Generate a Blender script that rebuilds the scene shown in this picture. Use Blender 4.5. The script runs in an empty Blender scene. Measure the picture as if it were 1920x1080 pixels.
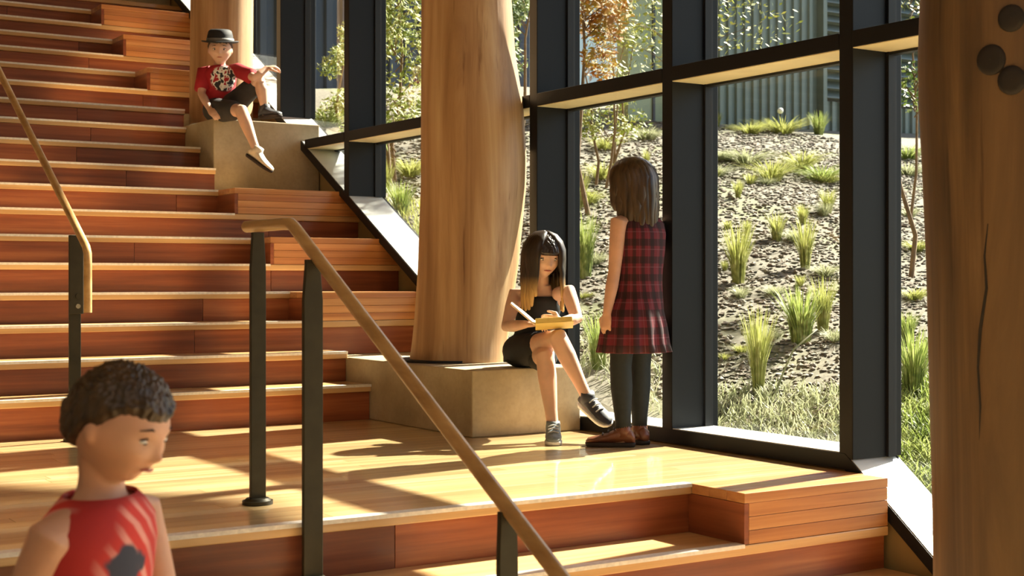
import bpy, bmesh, math, random
import numpy as np
from mathutils import Vector, Matrix, noise
from math import sin, cos, pi, radians, sqrt, exp, atan2

random.seed(7)
S = bpy.context.scene
COL = S.collection

# ------------------------------------------------------------------ camera, world, sun, exposure
YAW = .5718
F = 2645.0
CZ = .731                       # eye height above the landing (landing top is z = 0)
cam = bpy.data.cameras.new('camera')
camo = bpy.data.objects.new('camera', cam); COL.objects.link(camo)
camo.location = (0, 0, CZ); camo.rotation_euler = (pi/2, 0, -YAW)
cam.sensor_width = 36; cam.lens = F/1920*36; cam.shift_y = -16.2/1920
cam.dof.use_dof = True; cam.dof.focus_distance = 6.2; cam.dof.aperture_fstop = 5.6
cam.clip_start = .05; cam.clip_end = 300
S.camera = camo

w = bpy.data.worlds.new('sky'); S.world = w; w.use_nodes = True
nt = w.node_tree; bgn = nt.nodes['Background']
sky = nt.nodes.new('ShaderNodeTexSky'); sky.sky_type = 'NISHITA'; sky.sun_disc = False
sky.sun_elevation = radians(40.5); sky.sun_rotation = radians(80); sky.air_density = 1.2; sky.dust_density = 1.5
nt.links.new(sky.outputs[0], bgn.inputs[0]); bgn.inputs[1].default_value = .22

sun = bpy.data.lights.new('sun', 'SUN'); sun.energy = 19.0; sun.angle = radians(1.0); sun.color = (1, .91, .74)
suno = bpy.data.objects.new('sun', sun); COL.objects.link(suno)
SD = Vector((-1, -.14, -.855)).normalized()      # direction the light travels
suno.rotation_euler = SD.to_track_quat('-Z', 'Y').to_euler(); suno.location = (12, 6, 9)

hall = bpy.data.lights.new('hall_fill', 'AREA'); hall.shape = 'RECTANGLE'; hall.size = 5; hall.size_y = 5  # added fill light for the hall, not a visible fixture
hall.energy = 45; hall.color = (1, .94, .84)
hallo = bpy.data.objects.new('hall_fill', hall); COL.objects.link(hallo)
hallo.location = (-1.0, -1.0, 5.6); hallo.rotation_euler = (Vector((2.5, 7, -5.0))).to_track_quat('-Z', 'Y').to_euler()

S.view_settings.view_transform = 'Standard'; S.view_settings.look = 'None'
S.view_settings.exposure = 0.5; S.view_settings.gamma = 1; S.view_settings.use_curve_mapping = False
S.cycles.max_bounces = 8; S.cycles.diffuse_bounces = 4; S.cycles.glossy_bounces = 4
S.cycles.transparent_max_bounces = 12; S.cycles.sample_clamp_indirect = 6

# ------------------------------------------------------------------ helpers
def srgb(r, g, b):
    f = lambda c: ((c/255)/12.92 if c/255 <= .04045 else ((c/255+.055)/1.055)**2.4)
    return (f(r), f(g), f(b), 1)

def world_at(px, py, d):
    """point seen at pixel (px,py) of the 1920x1080 frame at view depth d"""
    l = (px-960)/F*d; z = CZ-(py-523.8)/F*d
    return Vector((d*sin(YAW)+l*cos(YAW), d*cos(YAW)-l*sin(YAW), z))
RIGHT = Vector((cos(YAW), -sin(YAW), 0)); FWD = Vector((sin(YAW), cos(YAW), 0)); UP = Vector((0, 0, 1))

class MB:
    def __init__(s): s.v = []; s.f = []; s.uv = None
    def add(s, vs, fs):
        o = len(s.v); s.v += [tuple(p) for p in vs]; s.f += [tuple(i+o for i in q) for q in fs]; return s
    def box(s, x0, x1, y0, y1, z0, z1):
        return s.add([(x0,y0,z0),(x1,y0,z0),(x1,y1,z0),(x0,y1,z0),(x0,y0,z1),(x1,y0,z1),(x1,y1,z1),(x0,y1,z1)],
                     [(3,2,1,0),(4,5,6,7),(0,1,5,4),(1,2,6,5),(2,3,7,6),(3,0,4,7)])
    def obox(s, c, ax, ay, az):
        c = Vector(c); ax = Vector(ax); ay = Vector(ay); az = Vector(az)
        vs = [c+ax*i+ay*j+az*k for k in (-1, 1) for (i, j) in ((-1,-1),(1,-1),(1,1),(-1,1))]
        return s.add(vs, [(3,2,1,0),(4,5,6,7),(0,1,5,4),(1,2,6,5),(2,3,7,6),(3,0,4,7)])
    def prism(s, poly, axis, a, b):
        """poly: list of 2D points; extruded along axis ('x') from a to b. poly in (y,z)"""
        n = len(poly)
        vs = [(a, p[0], p[1]) for p in poly]+[(b, p[0], p[1]) for p in poly]
        fs = [tuple(range(n)), tuple(range(2*n-1, n-1, -1))]+[(i, i+n, (i+1) % n+n, (i+1) % n) for i in range(n)]
        return s.add(vs, fs)
    def loft(s, rings, cap=True):
        n = len(rings[0]); vs = [p for r in rings for p in r]; fs = []
        for i in range(len(rings)-1):
            for j in range(n):
                a = i*n+j; b = i*n+(j+1) % n
                fs.append((a, b, b+n, a+n))
        if cap:
            fs.append(tuple(range(n-1, -1, -1))); fs.append(tuple(range((len(rings)-1)*n, len(rings)*n)))
        return s.add(vs, fs)
    def tube(s, pts, rads, n=12, round_ends=True, flat=1.0, side=None):
        pts = [Vector(p) for p in pts]
        if not hasattr(rads, '__len__'): rads = [rads]*len(pts)
        P = []; R = []
        if round_ends:
            d0 = (pts[0]-pts[1]).normalized()
            for t in (.95, .8, .45): P.append(pts[0]+d0*rads[0]*t); R.append(rads[0]*sqrt(1-t*t))
        P += pts; R += list(rads)
        if round_ends:
            d1 = (pts[-1]-pts[-2]).normalized()
            for t in (.45, .8, .95): P.append(pts[-1]+d1*rads[-1]*t); R.append(rads[-1]*sqrt(1-t*t))
        rings = []
        t0 = (P[1]-P[0]).normalized()
        ref = Vector(side) if side is not None else (Vector((0, 0, 1)) if abs(t0.z) < .9 else Vector((1, 0, 0)))
        u = (ref-t0*ref.dot(t0)).normalized()
        for i, p in enumerate(P):
            t = (P[min(i+1, len(P)-1)]-P[max(i-1, 0)]).normalized()
            u = (u-t*u.dot(t)).normalized(); v = t.cross(u)
            rings.append([p+(u*cos(a)+v*sin(a)*flat)*R[i] for a in [2*pi*k/n for k in range(n)]])
        return s.loft(rings)
    def ell(s, c, rx, ry, rz, n=14, m=8, mat=None):
        rings = []
        for i in range(m+1):
            th = pi*(i+.02)/(m+.04)
            ring = [Vector((rx*sin(th)*cos(a), ry*sin(th)*sin(a), -rz*cos(th))) for a in [2*pi*k/n for k in range(n)]]
            if mat: ring = [mat @ q for q in ring]
            rings.append([Vector(c)+q for q in ring])
        return s.loft(rings)

def link(name, me, parent):
    o = bpy.data.objects.new(name, me); COL.objects.link(o)
    if parent is not None: o.parent = parent
    return o
def root_of(o):
    while o.parent: o = o.parent
    return o
def mesh_from(name, vs, fs, mat, smooth):
    me = bpy.data.meshes.new(name); me.from_pydata([tuple(v) for v in vs], [], fs); me.update()
    if mat: me.materials.append(mat)
    if smooth: me.polygons.foreach_set('use_smooth', [True]*len(me.polygons))
    return me
def part(name, mb, mat, parent=None, smooth=False, bevel=0, label=None):
    off = root_of(parent).location if parent else Vector((0, 0, 0))
    me = mesh_from(name, [Vector(v)-off for v in mb.v], mb.f, mat, smooth)
    if smooth and smooth != 'all':
        me.set_sharp_from_angle(angle=radians(38))
    o = link(name, me, parent)
    if bevel:
        b = o.modifiers.new('bevel', 'BEVEL'); b.width = bevel; b.segments = 2; b.limit_method = 'ANGLE'
    if label: o['label'] = label
    return o
def thing(name, label, cat, loc, group=None, kind=None):
    o = bpy.data.objects.new(name, None); COL.objects.link(o); o.location = loc; o.empty_display_size = .1
    o['label'] = label; o['category'] = cat
    if group: o['group'] = group
    if kind: o['kind'] = kind
    return o
def tag(o, label, cat, group=None, kind=None):
    o['label'] = label; o['category'] = cat
    if group: o['group'] = group
    if kind: o['kind'] = kind
    return o
def lerp(a, b, t): return a+(b-a)*t
def sst(a, b, x):
    t = max(0, min(1, (x-a)/(b-a))); return t*t*(3-2*t)
def interp(xs, ys, x):
    return float(np.interp(x, xs, ys))
def spline(pts, n):
    """Catmull-Rom through points (tuples of any length)"""
    P = [np.array(p, float) for p in pts]; P = [2*P[0]-P[1]]+P+[2*P[-1]-P[-2]]
    out = []
    for i in range(1, len(P)-2):
        for k in range(n):
            t = k/n
            out.append(.5*((2*P[i])+(-P[i-1]+P[i+1])*t+(2*P[i-1]-5*P[i]+4*P[i+1]-P[i+2])*t*t+(-P[i-1]+3*P[i]-3*P[i+1]+P[i+2])*t**3))
    out.append(P[-2]); return out

# ------------------------------------------------------------------ materials
def M(name):
    m = bpy.data.materials.new(name); m.use_nodes = True
    return m, m.node_tree, m.node_tree.nodes['Principled BSDF']
def N(nt, t, **kw):
    n = nt.nodes.new('ShaderNode'+t)
    for k, v in kw.items():
        if k in n.inputs: n.inputs[k].default_value = v
        else: setattr(n, k, v)
    return n
def ramp(nt, fac, stops):
    r = N(nt, 'ValToRGB'); e = r.color_ramp.elements
    while len(e) < len(stops): e.new(.5)
    for i, (p, c) in enumerate(stops): e[i].position = p; e[i].color = c
    nt.links.new(fac, r.inputs[0]); return r.outputs[0]
def mixc(nt, a, b, fac, mode='MIX'):
    m = N(nt, 'Mix'); m.data_type = 'RGBA'; m.blend_type = mode
    L = nt.links
    for s, v in ((m.inputs[6], a), (m.inputs[7], b)):
        if hasattr(v, 'links'): L.new(v, s)
        else: s.default_value = v
    if hasattr(fac, 'links'): L.new(fac, m.inputs[0])
    else: m.inputs[0].default_value = fac
    return m.outputs[2]
def coords(nt, scale, src='Object', rnd=True):
    L = nt.links; tc = N(nt, 'TexCoord'); mp = N(nt, 'Mapping'); mp.inputs['Scale'].default_value = scale
    L.new(tc.outputs[src], mp.inputs[0])
    if rnd:
        oi = N(nt, 'ObjectInfo'); mm = N(nt, 'Math', operation='MULTIPLY'); mm.inputs[1].default_value = 37.0
        L.new(oi.outputs['Random'], mm.inputs[0]); cb = N(nt, 'CombineXYZ')
        for i in range(3): L.new(mm.outputs[0], cb.inputs[i])
        L.new(cb.outputs[0], mp.inputs['Location'])
    return mp.outputs[0]
def bump(nt, h, s, d=.01):
    b = N(nt, 'Bump'); b.inputs['Strength'].default_value = s; b.inputs['Distance'].default_value = d
    nt.links.new(h, b.inputs['Height']); return b.outputs[0]

def wood(name, c0, c1, c2, scale, rough=.35, coat=0.0, var=.35, spec=.5):
    """grain streaks along the axis whose scale is small; each board its own tone"""
    m, nt, p = M(name); L = nt.links
    v = coords(nt, scale)
    n1 = N(nt, 'TexNoise', Scale=1.0, Detail=6.0, Roughness=.6); L.new(v, n1.inputs['Vector'])
    c = ramp(nt, n1.outputs[0], [(.3, c0), (.52, c1), (.72, c2)])
    oi = N(nt, 'ObjectInfo')
    tone = ramp(nt, oi.outputs['Random'], [(0, (1-var, 1-var*1.15, 1-var*1.3, 1)), (.5, (1, 1, 1, 1)), (1, (1.0+var*.25, 1.0+var*.1, 1.0-var*.1, 1))])
    c = mixc(nt, c, tone, 1.0, 'MULTIPLY')
    L.new(c, p.inputs['Base Color']); p.inputs['Roughness'].default_value = rough
    p.inputs['Coat Weight'].default_value = coat; p.inputs['Coat Roughness'].default_value = .05
    p.inputs['Specular IOR Level'].default_value = spec
    L.new(bump(nt, n1.outputs[0], .08, .004), p.inputs['Normal'])
    return m
def plain(name, col, rough=.5, metal=0, nscale=30, amt=.15, bmp=.0, spec=.5, rnd=True):
    m, nt, p = M(name); L = nt.links
    v = coords(nt, (1, 1, 1), rnd=rnd)
    n1 = N(nt, 'TexNoise', Scale=nscale, Detail=4.0); L.new(v, n1.inputs['Vector'])
    d = tuple(c*(1-amt) for c in col[:3])+(1,); u = tuple(min(1, c*(1+amt)) for c in col[:3])+(1,)
    L.new(ramp(nt, n1.outputs[0], [(.3, d), (.7, u)]), p.inputs['Base Color'])
    p.inputs['Roughness'].default_value = rough; p.inputs['Metallic'].default_value = metal
    p.inputs['Specular IOR Level'].default_value = spec
    if bmp: L.new(bump(nt, n1.outputs[0], bmp, .004), p.inputs['Normal'])
    return m

m_floor = wood('floor_boards', srgb(194, 156, 106), srgb(218, 186, 134), srgb(232, 206, 160), (.55, 9, 9), rough=.3, coat=.9, var=.22)
m_tread = wood('tread_wood', srgb(184, 140, 92), srgb(210, 172, 120), srgb(226, 192, 142), (.5, 14, 14), rough=.3, coat=.3, var=.15)
m_riser = wood('riser_wood', srgb(116, 60, 36), srgb(150, 84, 51), srgb(178, 112, 70), (.8, 8, 22), rough=.42, coat=.1, var=.42)  # same wood as the treads; redder, darker colour stands in for shade
m_bench = wood('bench_wood', srgb(170, 108, 62), srgb(198, 138, 82), srgb(216, 162, 104), (.6, 12, 26), rough=.38, coat=.15, var=.22)
m_side = wood('bench_side_wood', srgb(112, 58, 34), srgb(142, 78, 46), srgb(168, 100, 62), (8, .8, 22), rough=.4, coat=.1, var=.25)
m_rail = wood('handrail_wood', srgb(158, 120, 72), srgb(190, 152, 98), srgb(212, 176, 122), (14, .6, 14), rough=.35, coat=.2, var=.1)
m_strip = plain('nosing_strip', srgb(236, 231, 220), .25, .0, 60, .12)
m_frame = plain('dark_frame_paint', srgb(20, 21, 24), .5, .0, 3, .12, spec=.25, rnd=False)
m_plate = plain('pale_sill_metal', srgb(205, 208, 205), .4, .2, 8, .06)
m_bounce_lit = plain('bounce_lit_beige', srgb(226, 214, 170), .6, 0, 10, .05)  # beige stands in for bounce light on the transom underside
m_post = plain('rail_post_steel', srgb(58, 54, 40), .5, .5, 20, .12)
m_chrome = plain('bolt_steel', srgb(190, 185, 170), .25, .9, 20, .1)
m_gasket = plain('black_gasket', srgb(18, 18, 20), .6, 0, 20, .1)

def concrete():
    m, nt, p = M('cast_concrete'); L = nt.links
    v = coords(nt, (1, 1, 1), rnd=False)
    a = N(nt, 'TexNoise', Scale=2.2, Detail=6.0, Roughness=.6); b = N(nt, 'TexNoise', Scale=60.0, Detail=3.0)
    L.new(v, a.inputs['Vector']); L.new(v, b.inputs['Vector'])
    c = ramp(nt, a.outputs[0], [(.3, srgb(150, 134, 104)), (.5, srgb(172, 156, 124)), (.7, srgb(188, 174, 144))])
    c = mixc(nt, c, ramp(nt, b.outputs[0], [(.3, (.85, .85, .85, 1)), (.6, (1, 1, 1, 1))]), .6, 'MULTIPLY')
    L.new(c, p.inputs['Base Color']); p.inputs['Roughness'].default_value = .7
    L.new(bump(nt, b.outputs[0], .15, .003), p.inputs['Normal']); return m
m_conc = concrete()
m_plaster = plain('olive_plaster', srgb(150, 128, 84), .8, 0, 4, .1, rnd=False)
m_wall = plain('hall_wall', srgb(176, 158, 128), .8, 0, 2, .05, rnd=False)
m_ceil = wood('ceiling_wood', srgb(170, 128, 80), srgb(186, 146, 96), srgb(200, 164, 116), (8, .5, 8), rough=.6, var=0)

def glass():
    m = bpy.data.materials.new('window_glass'); m.use_nodes = True; nt = m.node_tree; nt.nodes.clear(); L = nt.links
    out = N(nt, 'OutputMaterial'); tr = N(nt, 'BsdfTransparent'); tr.inputs[0].default_value = (.93, .965, .95, 1)
    gl = N(nt, 'BsdfGlossy'); gl.inputs['Roughness'].default_value = .02
    lw = N(nt, 'LayerWeight'); lw.inputs[0].default_value = .5; pw = N(nt, 'Math', operation='POWER'); pw.inputs[1].default_value = 5
    L.new(lw.outputs['Facing'], pw.inputs[0]); ma = N(nt, 'Math', operation='MULTIPLY_ADD'); ma.inputs[1].default_value = .9; ma.inputs[2].default_value = .05
    L.new(pw.outputs[0], ma.inputs[0]); fr = ma; mx = N(nt, 'MixShader')
    L.new(fr.outputs[0], mx.inputs[0]); L.new(tr.outputs[0], mx.inputs[1]); L.new(gl.outputs[0], mx.inputs[2]); L.new(mx.outputs[0], out.inputs[0])
    return m
m_glass = glass()

def logmat(name, c0, c1, c2, dark):
    m, nt, p = M(name); L = nt.links
    v = coords(nt, (9, 9, .55), rnd=False)
    a = N(nt, 'TexNoise', Scale=1.0, Detail=8.0, Roughness=.62, Distortion=.6); L.new(v, a.inputs['Vector'])
    v2 = coords(nt, (3, 3, .5), rnd=False); b = N(nt, 'TexNoise', Scale=1.6, Detail=3.0, Distortion=.4); L.new(v2, b.inputs['Vector'])
    v3 = coords(nt, (30, 30, .8), rnd=False); d = N(nt, 'TexNoise', Scale=1.0, Detail=4.0); L.new(v3, d.inputs['Vector'])
    c = ramp(nt, a.outputs[0], [(.32, c0), (.5, c1), (.68, c2)])
    c = mixc(nt, c, ramp(nt, b.outputs[0], [(.35, (.8, .74, .66, 1)), (.6, (1, 1, 1, 1))]), .8, 'MULTIPLY')
    c = mixc(nt, c, ramp(nt, d.outputs[0], [(.28, dark), (.36, (1, 1, 1, 1))]), .7, 'MULTIPLY')
    L.new(c, p.inputs['Base Color']); p.inputs['Roughness'].default_value = .55
    L.new(bump(nt, d.outputs[0], .35, .006), p.inputs['Normal']); return m
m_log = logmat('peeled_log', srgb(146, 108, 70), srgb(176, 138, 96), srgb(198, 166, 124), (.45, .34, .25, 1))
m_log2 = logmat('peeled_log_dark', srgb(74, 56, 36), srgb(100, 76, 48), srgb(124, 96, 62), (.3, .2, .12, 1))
m_knot = plain('log_knot', srgb(26, 18, 12), .7, 0, 30, .3, .2)

# ------------------------------------------------------------------ stairs geometry constants
Z0, RI, TR, Y1 = .1832, .1589, .2777, 6.575
XB, XBL, XF, XW = 3.27, 3.36, 3.98, 4.2      # bench start, concrete block left face, frame face, glass
XP = 4.127                                    # wall below the sloping sill
YL = 3.8935
XL = -3.0
TH = .036                                     # tread thickness
def ny(k): return Y1+(k-1)*TR if k >= 1 else YL+k*TR       # nosing line of tread k (0 = landing)
def nz(k): return Z0+(k-1)*RI if k >= 1 else (0 if k == 0 else -.175+(k+1)*RI)
BENCH = {0: 1, 4: 1, 6: 1, 8: 1, 14: 1, 16: 1, 18: 1, -2: 1, 20: 1}
def right_end(k):
    if k <= 0: return 3.974
    if k in (1, 2): return XBL
    if 9 <= k <= 11: return XBL
    if k == 12: return 3.45
    if k >= 20: return XBL
    return XP

def cut_lengths(a, b, lo, hi, rnd):
    xs = [a]
    while b-xs[-1] > hi: xs.append(xs[-1]+rnd.uniform(lo, hi))
    if b-xs[-1] < .35 and len(xs) > 1: xs.pop()
    return list(zip(xs, xs[1:]+[b]))

def flight(name, label, ks, loc, seed):
    rnd = random.Random(seed)
    st = thing(name, label, 'stairs', loc)
    for k in ks:
        y, z = ny(k), nz(k); xr = right_end(k)
        yb = ny(k+1)+.03 if k+1 <= 24 else y+TR+.05
        if k == -1: yb = YL+.03
        if k == 2: xr_t = XBL
        # tread
        part('tread', MB().box(XL, xr, y+.045, yb, z-TH, z), m_tread, st, bevel=.003)
        part('tread_nosing', MB().box(XL, xr, y, y+.0445, z-TH, z-.0015), m_tread, st, bevel=.004)
        xs = XB if k in BENCH or (k in (13, 15, 17, 3, 5, 7) and False) else xr
        xs = XB if (k+1) in BENCH else xs
        part('strip_lip', MB().box(XL, min(xs, xr), y-.0025, y-.0002, z-.011, z+.002), m_strip, st)
        part('nosing_strip', MB().box(XL, min(xs, xr), y+.002, y+.044, z-.0015, z+.002), m_strip, st)
        # riser below this tread, cut in boards
        zb = nz(k-1) if k > 1 else (0 if k == 1 else nz(k-1))
        if k == -4: zb = nz(-5)
        if k == 3: zb = .313
        for a, b in cut_lengths(XL, xr, 1.0, 2.2, rnd):
            part('riser', MB().box(a+.001, b-.001, y+.02, y+.045, zb, z-TH), m_riser, st, bevel=.0015)
    return st

def bench(k, label):
    y0, y1, z = ny(k-1), ny(k), nz(k); zb = nz(k-1)
    xr = right_end(k) if k > 0 else 3.974
    if k in (4, 6, 8): xr = XP
    t = thing('stair_bench', label, 'bench', ((XB+xr)/2, (y0+y1)/2, zb), 'wooden bench blocks along the window side of the stair')
    # seat boards
    e = .002
    ye = y1+.0; n = 3
    for i in range(n):
        a = lerp(y0, ye, i/n); b = lerp(y0, ye, (i+1)/n)
        part('seat_board', MB().box(XB, xr-e, a+(.0006 if i else 0), b-.0006, z-.034, z+.0005), m_bench, t, bevel=.0015)
    h = (z-.034-zb)/3
    zf = zb+.0006
    for i in range(3):
        part('front_board', MB().box(XB+.022, xr-e, y0+.0015, y0+.022, zf+i*h, zf+(i+1)*h-.0015), m_bench, t, bevel=.001)
    part('side_board', MB().box(XB, XB+.02, y0+.0015, y1+.018, zf, z-.0355), m_side, t, bevel=.001)
    part('corner_post', MB().box(XB+.0205, XB+.0215, y0+.003, y0+.02, zf, z-.036), m_side, t)
    return t

upper = flight('staircase', 'long flight of reddish fir steps with pale nosing strips climbing from the landing', range(1, 25), (0, Y1, 0), 3)
lower = flight('staircase', 'short flight of steps going down from the front edge of the landing', range(-4, 0), (0, YL-4*TR, nz(-5)), 5)
# upper floor at the head of the stair
bench(0, 'lowest bench block, projecting from the landing corner in full sunlight')
bench(4, 'bench block beside the first log column, just above the concrete plinth')
bench(6, 'bench block behind the bend of the nearer handrail')
bench(8, 'bench block at the foot of the taller concrete plinth')
bench(14, 'bench block left of the hatted boy, level with his red shirt')
bench(16, 'bright orange bench block level with the black hat')
bench(18, 'reddish bench block at the top of the picture')
bench(-2, 'bench block at the bottom edge, below the landing corner')

# ------------------------------------------------------------------ landing and floors
def floor_planks(name, label, x0, x1, y0, y1, ztop, pw, seed, strip=True, holes=None, cat='floor'):
    rnd = random.Random(seed)
    fl = thing(name, label, cat, ((x0+x1)/2, (y0+y1)/2, ztop-.05), kind='structure')
    part('subfloor', MB().box(x0, x1, y0, y1, ztop-.06, ztop-.0205), m_tread, fl)
    y = y0; i = 0
    while y < y1-.005:
        yy = min(y+pw, y1)
        for a, b in cut_lengths(x0-rnd.uniform(0, .8), x1, 1.1, 2.1, rnd):
            a = max(a, x0)
            if b-a < .05: continue
            part('plank', MB().box(a+.0008, b-.0008, y+.0008, yy-.0008, ztop-.02, ztop), m_floor, fl, bevel=.0008)
        y = yy; i += 1
    return fl
land = floor_planks('floor', 'broad sunlit wooden landing of long fir boards', XL, 3.974, YL+.045, Y1+.05, 0, .088, 11)
part('front_nosing', MB().box(XL, XB, YL, YL+.0445, -TH, -.0015), m_tread, land, bevel=.004)
part('nosing_strip', MB().box(XL, XB, YL+.002, YL+.044, -.0015, .002), m_strip, land)
part('strip_lip', MB().box(XL, XB, YL-.0025, YL-.0002, -.011, .002), m_strip, land)
part('corner_nosing', MB().box(XB, 3.974, YL+.0008, YL+.0445, -.034, 0), m_floor, land)
for a, b in cut_lengths(XL, 3.974, 1.4, 2.6, random.Random(4)):
    part('riser', MB().box(a+.001, b-.001, YL+.02, YL+.045, nz(-1), -TH), m_riser, land, bevel=.0015)
low = floor_planks('floor', 'lower hall floor where the passing boy walks', XL, 3.974, -5, ny(-4)+.02, nz(-5), .2, 12)
top = floor_planks('floor', 'upper floor at the head of the stair', XL, 3.36, ny(24)+.3, 19, nz(24), .3, 13)

# ------------------------------------------------------------------ room shell
def struct(name, mb, mat, label, cat='wall', **kw):
    o = part(name, mb, mat, None, **kw); tag(o, label, cat, kind='structure'); return o
struct('wall_left', MB().box(XL-.3, XL-.05, -6, 20, -2, 7.4), m_wall, 'plain far side wall of the hall')
struct('wall_back', MB().box(XL, 4.3, 19, 19.2, -2, 7.4), m_wall, 'plain wall at the head of the stair')
struct('wall_front', MB().box(XL, 4.3, -5.2, -5, -2, 7.4), m_wall, 'plain wall of the hall facing the stair')
struct('ceiling', MB().box(XL-.2, 4.9, -6, 20, 7.2, 7.4), m_ceil, 'boarded ceiling high above the stair', 'ceiling')

# unseen eave added over the glass to cut the sun; it steps back as the stair climbs
ev = MB(); ep = [(-6, 10.25), (5.6, 10.25), (7.2, 9.0), (20, 7.6)]
vs_ = [(4.9, -6, 7.2)]+[(b, a, 7.2) for a, b in ep]+[(4.9, 20, 7.2)]
ev.add([(x, y, z) for z in (7.2, 7.4) for x, y, _ in vs_], [tuple(range(5, -1, -1)), tuple(range(6, 12))]+[(i, (i+1) % 6, (i+1) % 6+6, i+6) for i in range(6)])
struct('added_eave', ev, m_ceil, 'unseen eave added above the glass wall to cut the sun', 'roof')

# sill line (y,z) along the glass wall
def sill(y):
    if y < 2.79: return -.74
    if y < 3.84: return .07-.771*(3.84-y)
    if y < 6.006: return .07
    return min(.07+.567*(y-6.006), 4.6)
KN = [-5.0, 2.79, 3.84, 6.006, 13.99, 19.0]
ww = thing('wall_right', 'tall glazed wall of deep dark mullions and clear panes along the stair', 'window wall', (4.1, 5, 0), kind='structure')
mull = [3.835+1.0765*i for i in range(-8, 15)]
TZ = [1.64, 3.35, 5.0, 6.6]
sl = .065
for y in mull:
    z0 = sill(y)-.02
    part('mullion', MB().box(XF+.002, XW+.05, y-.035, y+.035, z0, 7.2), m_frame, ww, bevel=.003)
    part('glazing_bead', MB().box(XW-.035, XW+.01, y-.047, y+.047, z0, 7.2), m_gasket, ww)
for a, b in zip(mull[:-1], mull[1:]):
    lo, hi = a+.035, b-.035
    for tz in TZ:
        # transom only where it is above the sill
        s0, s1 = sill(a), sill(b)
        if tz-.035 < min(s0, s1): continue
        l2 = lo; h2 = hi
        if tz < max(s0, s1):
            h2 = min(hi, 6.006+(tz-.07)/.567)
        part('transom', MB().box(XF, XW, l2, h2, tz-.028, tz+.035), m_frame, ww, bevel=.002)
        part('bounce_lit_plate', MB().box(XF+.004, XW-.03, l2, h2, tz-.0315, tz-.0283), m_bounce_lit, ww)  # pale plate added to carry the bounce-lit look under the transom
        part('glazing_bead', MB().box(XW-.03, XW+.01, l2, h2, tz-.042, tz-.0285), m_gasket, ww)
    # panes: polygon in (y,z) between the sill line and each transom
    ks = [a+.03]+[k for k in KN if a+.03 < k < b-.03]+[b-.03]
    zs = [-9]+TZ+[7.2]
    for i in range(len(TZ)+1):
        bot, topz = zs[i]+.03, zs[i+1]-.02
        base = []
        for y in ks:
            base.append((y, max(bot, sill(y)-.03)))
        for y in (6.006+(bot-.07)/.567+.03/.567, 6.006+(topz-.07)/.567):
            if a+.03 < y < b-.03: base.append((y, min(topz, max(bot, sill(y)-.03))))
        base.sort()
        if base[0][1] >= topz: continue
        base = [(y, min(z, topz)) for y, z in base]
        while len(base) > 2 and base[-1][1] >= topz and base[-2][1] >= topz: base.pop()
        yr = base[-1][0]
        poly = base+([(yr, topz)] if base[-1][1] < topz-.001 else [])+[(a+.03, topz)]
        if len(poly) < 3: continue
        mb = MB(); n = len(poly)
        mb.v = [(XW, p[0], p[1]) for p in poly]; mb.f = [tuple(range(n))]
        part('glass_pane', mb, m_glass, ww)
for a, b in zip(KN[:-1], KN[1:]):
    za, zb = sill(a), sill(b)
    part('sill_frame', MB().prism([(a, za-.004), (b, zb-.004), (b, zb-sl), (a, za-sl)], 'x', XF, XW+.04), m_frame, ww)
    part('sill_plate', MB().prism([(a, za), (b, zb), (b, zb-.004), (a, za-.004)], 'x', XF+.006, XW+.02), m_plate, ww)
# wall below the sill
pl = thing('wall_plinth', 'tan rendered wall under the sloping window sill', 'wall', (4.15, 6, 0), kind='structure')
for a, b, xf in ((-5, 2.79, 4.0), (2.79, 3.84, 4.0), (3.84, 6.006, 4.0), (6.006, 13.99, XP), (13.99, 19, XP)):
    part('wall_panel', MB().prism([(a, -2), (b, -2), (b, sill(b)-sl-.001), (a, sill(a)-sl-.001)], 'x', xf+.001, XW+.05), m_plaster, pl)

# ------------------------------------------------------------------ concrete blocks
def block(y0, y1, zb, zt, xr, label, loc=None):
    mb = MB().box(XBL+.001, xr, y0, y1, zb, zt)
    o = part('concrete_block', mb, m_conc, thing('column_plinth', label, 'plinth', ((XBL+xr)/2, (y0+y1)/2, zb)), bevel=.006)
    return o.parent
b1 = block(5.564, 7.148, .0005, .312, 3.975, 'low concrete plinth on the landing with a seated girl on its corner')
b2 = block(8.84, 9.925, nz(8)+.001, 1.788, 4.12, 'taller concrete plinth up the stair, seat of the hatted boy')
part('back_slab', MB().box(3.455, 4.12, 9.86, 9.925, 1.789, nz(12)-.001), m_conc, b2)
b3 = block(11.86, 13.2, nz(19)+.001, 3.4, 4.12, 'concrete plinth at the top edge of the picture')
b4 = block(2.0, 2.77, nz(-5)+.001, -.45, 3.97, 'concrete plinth under the nearest log column')

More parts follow.
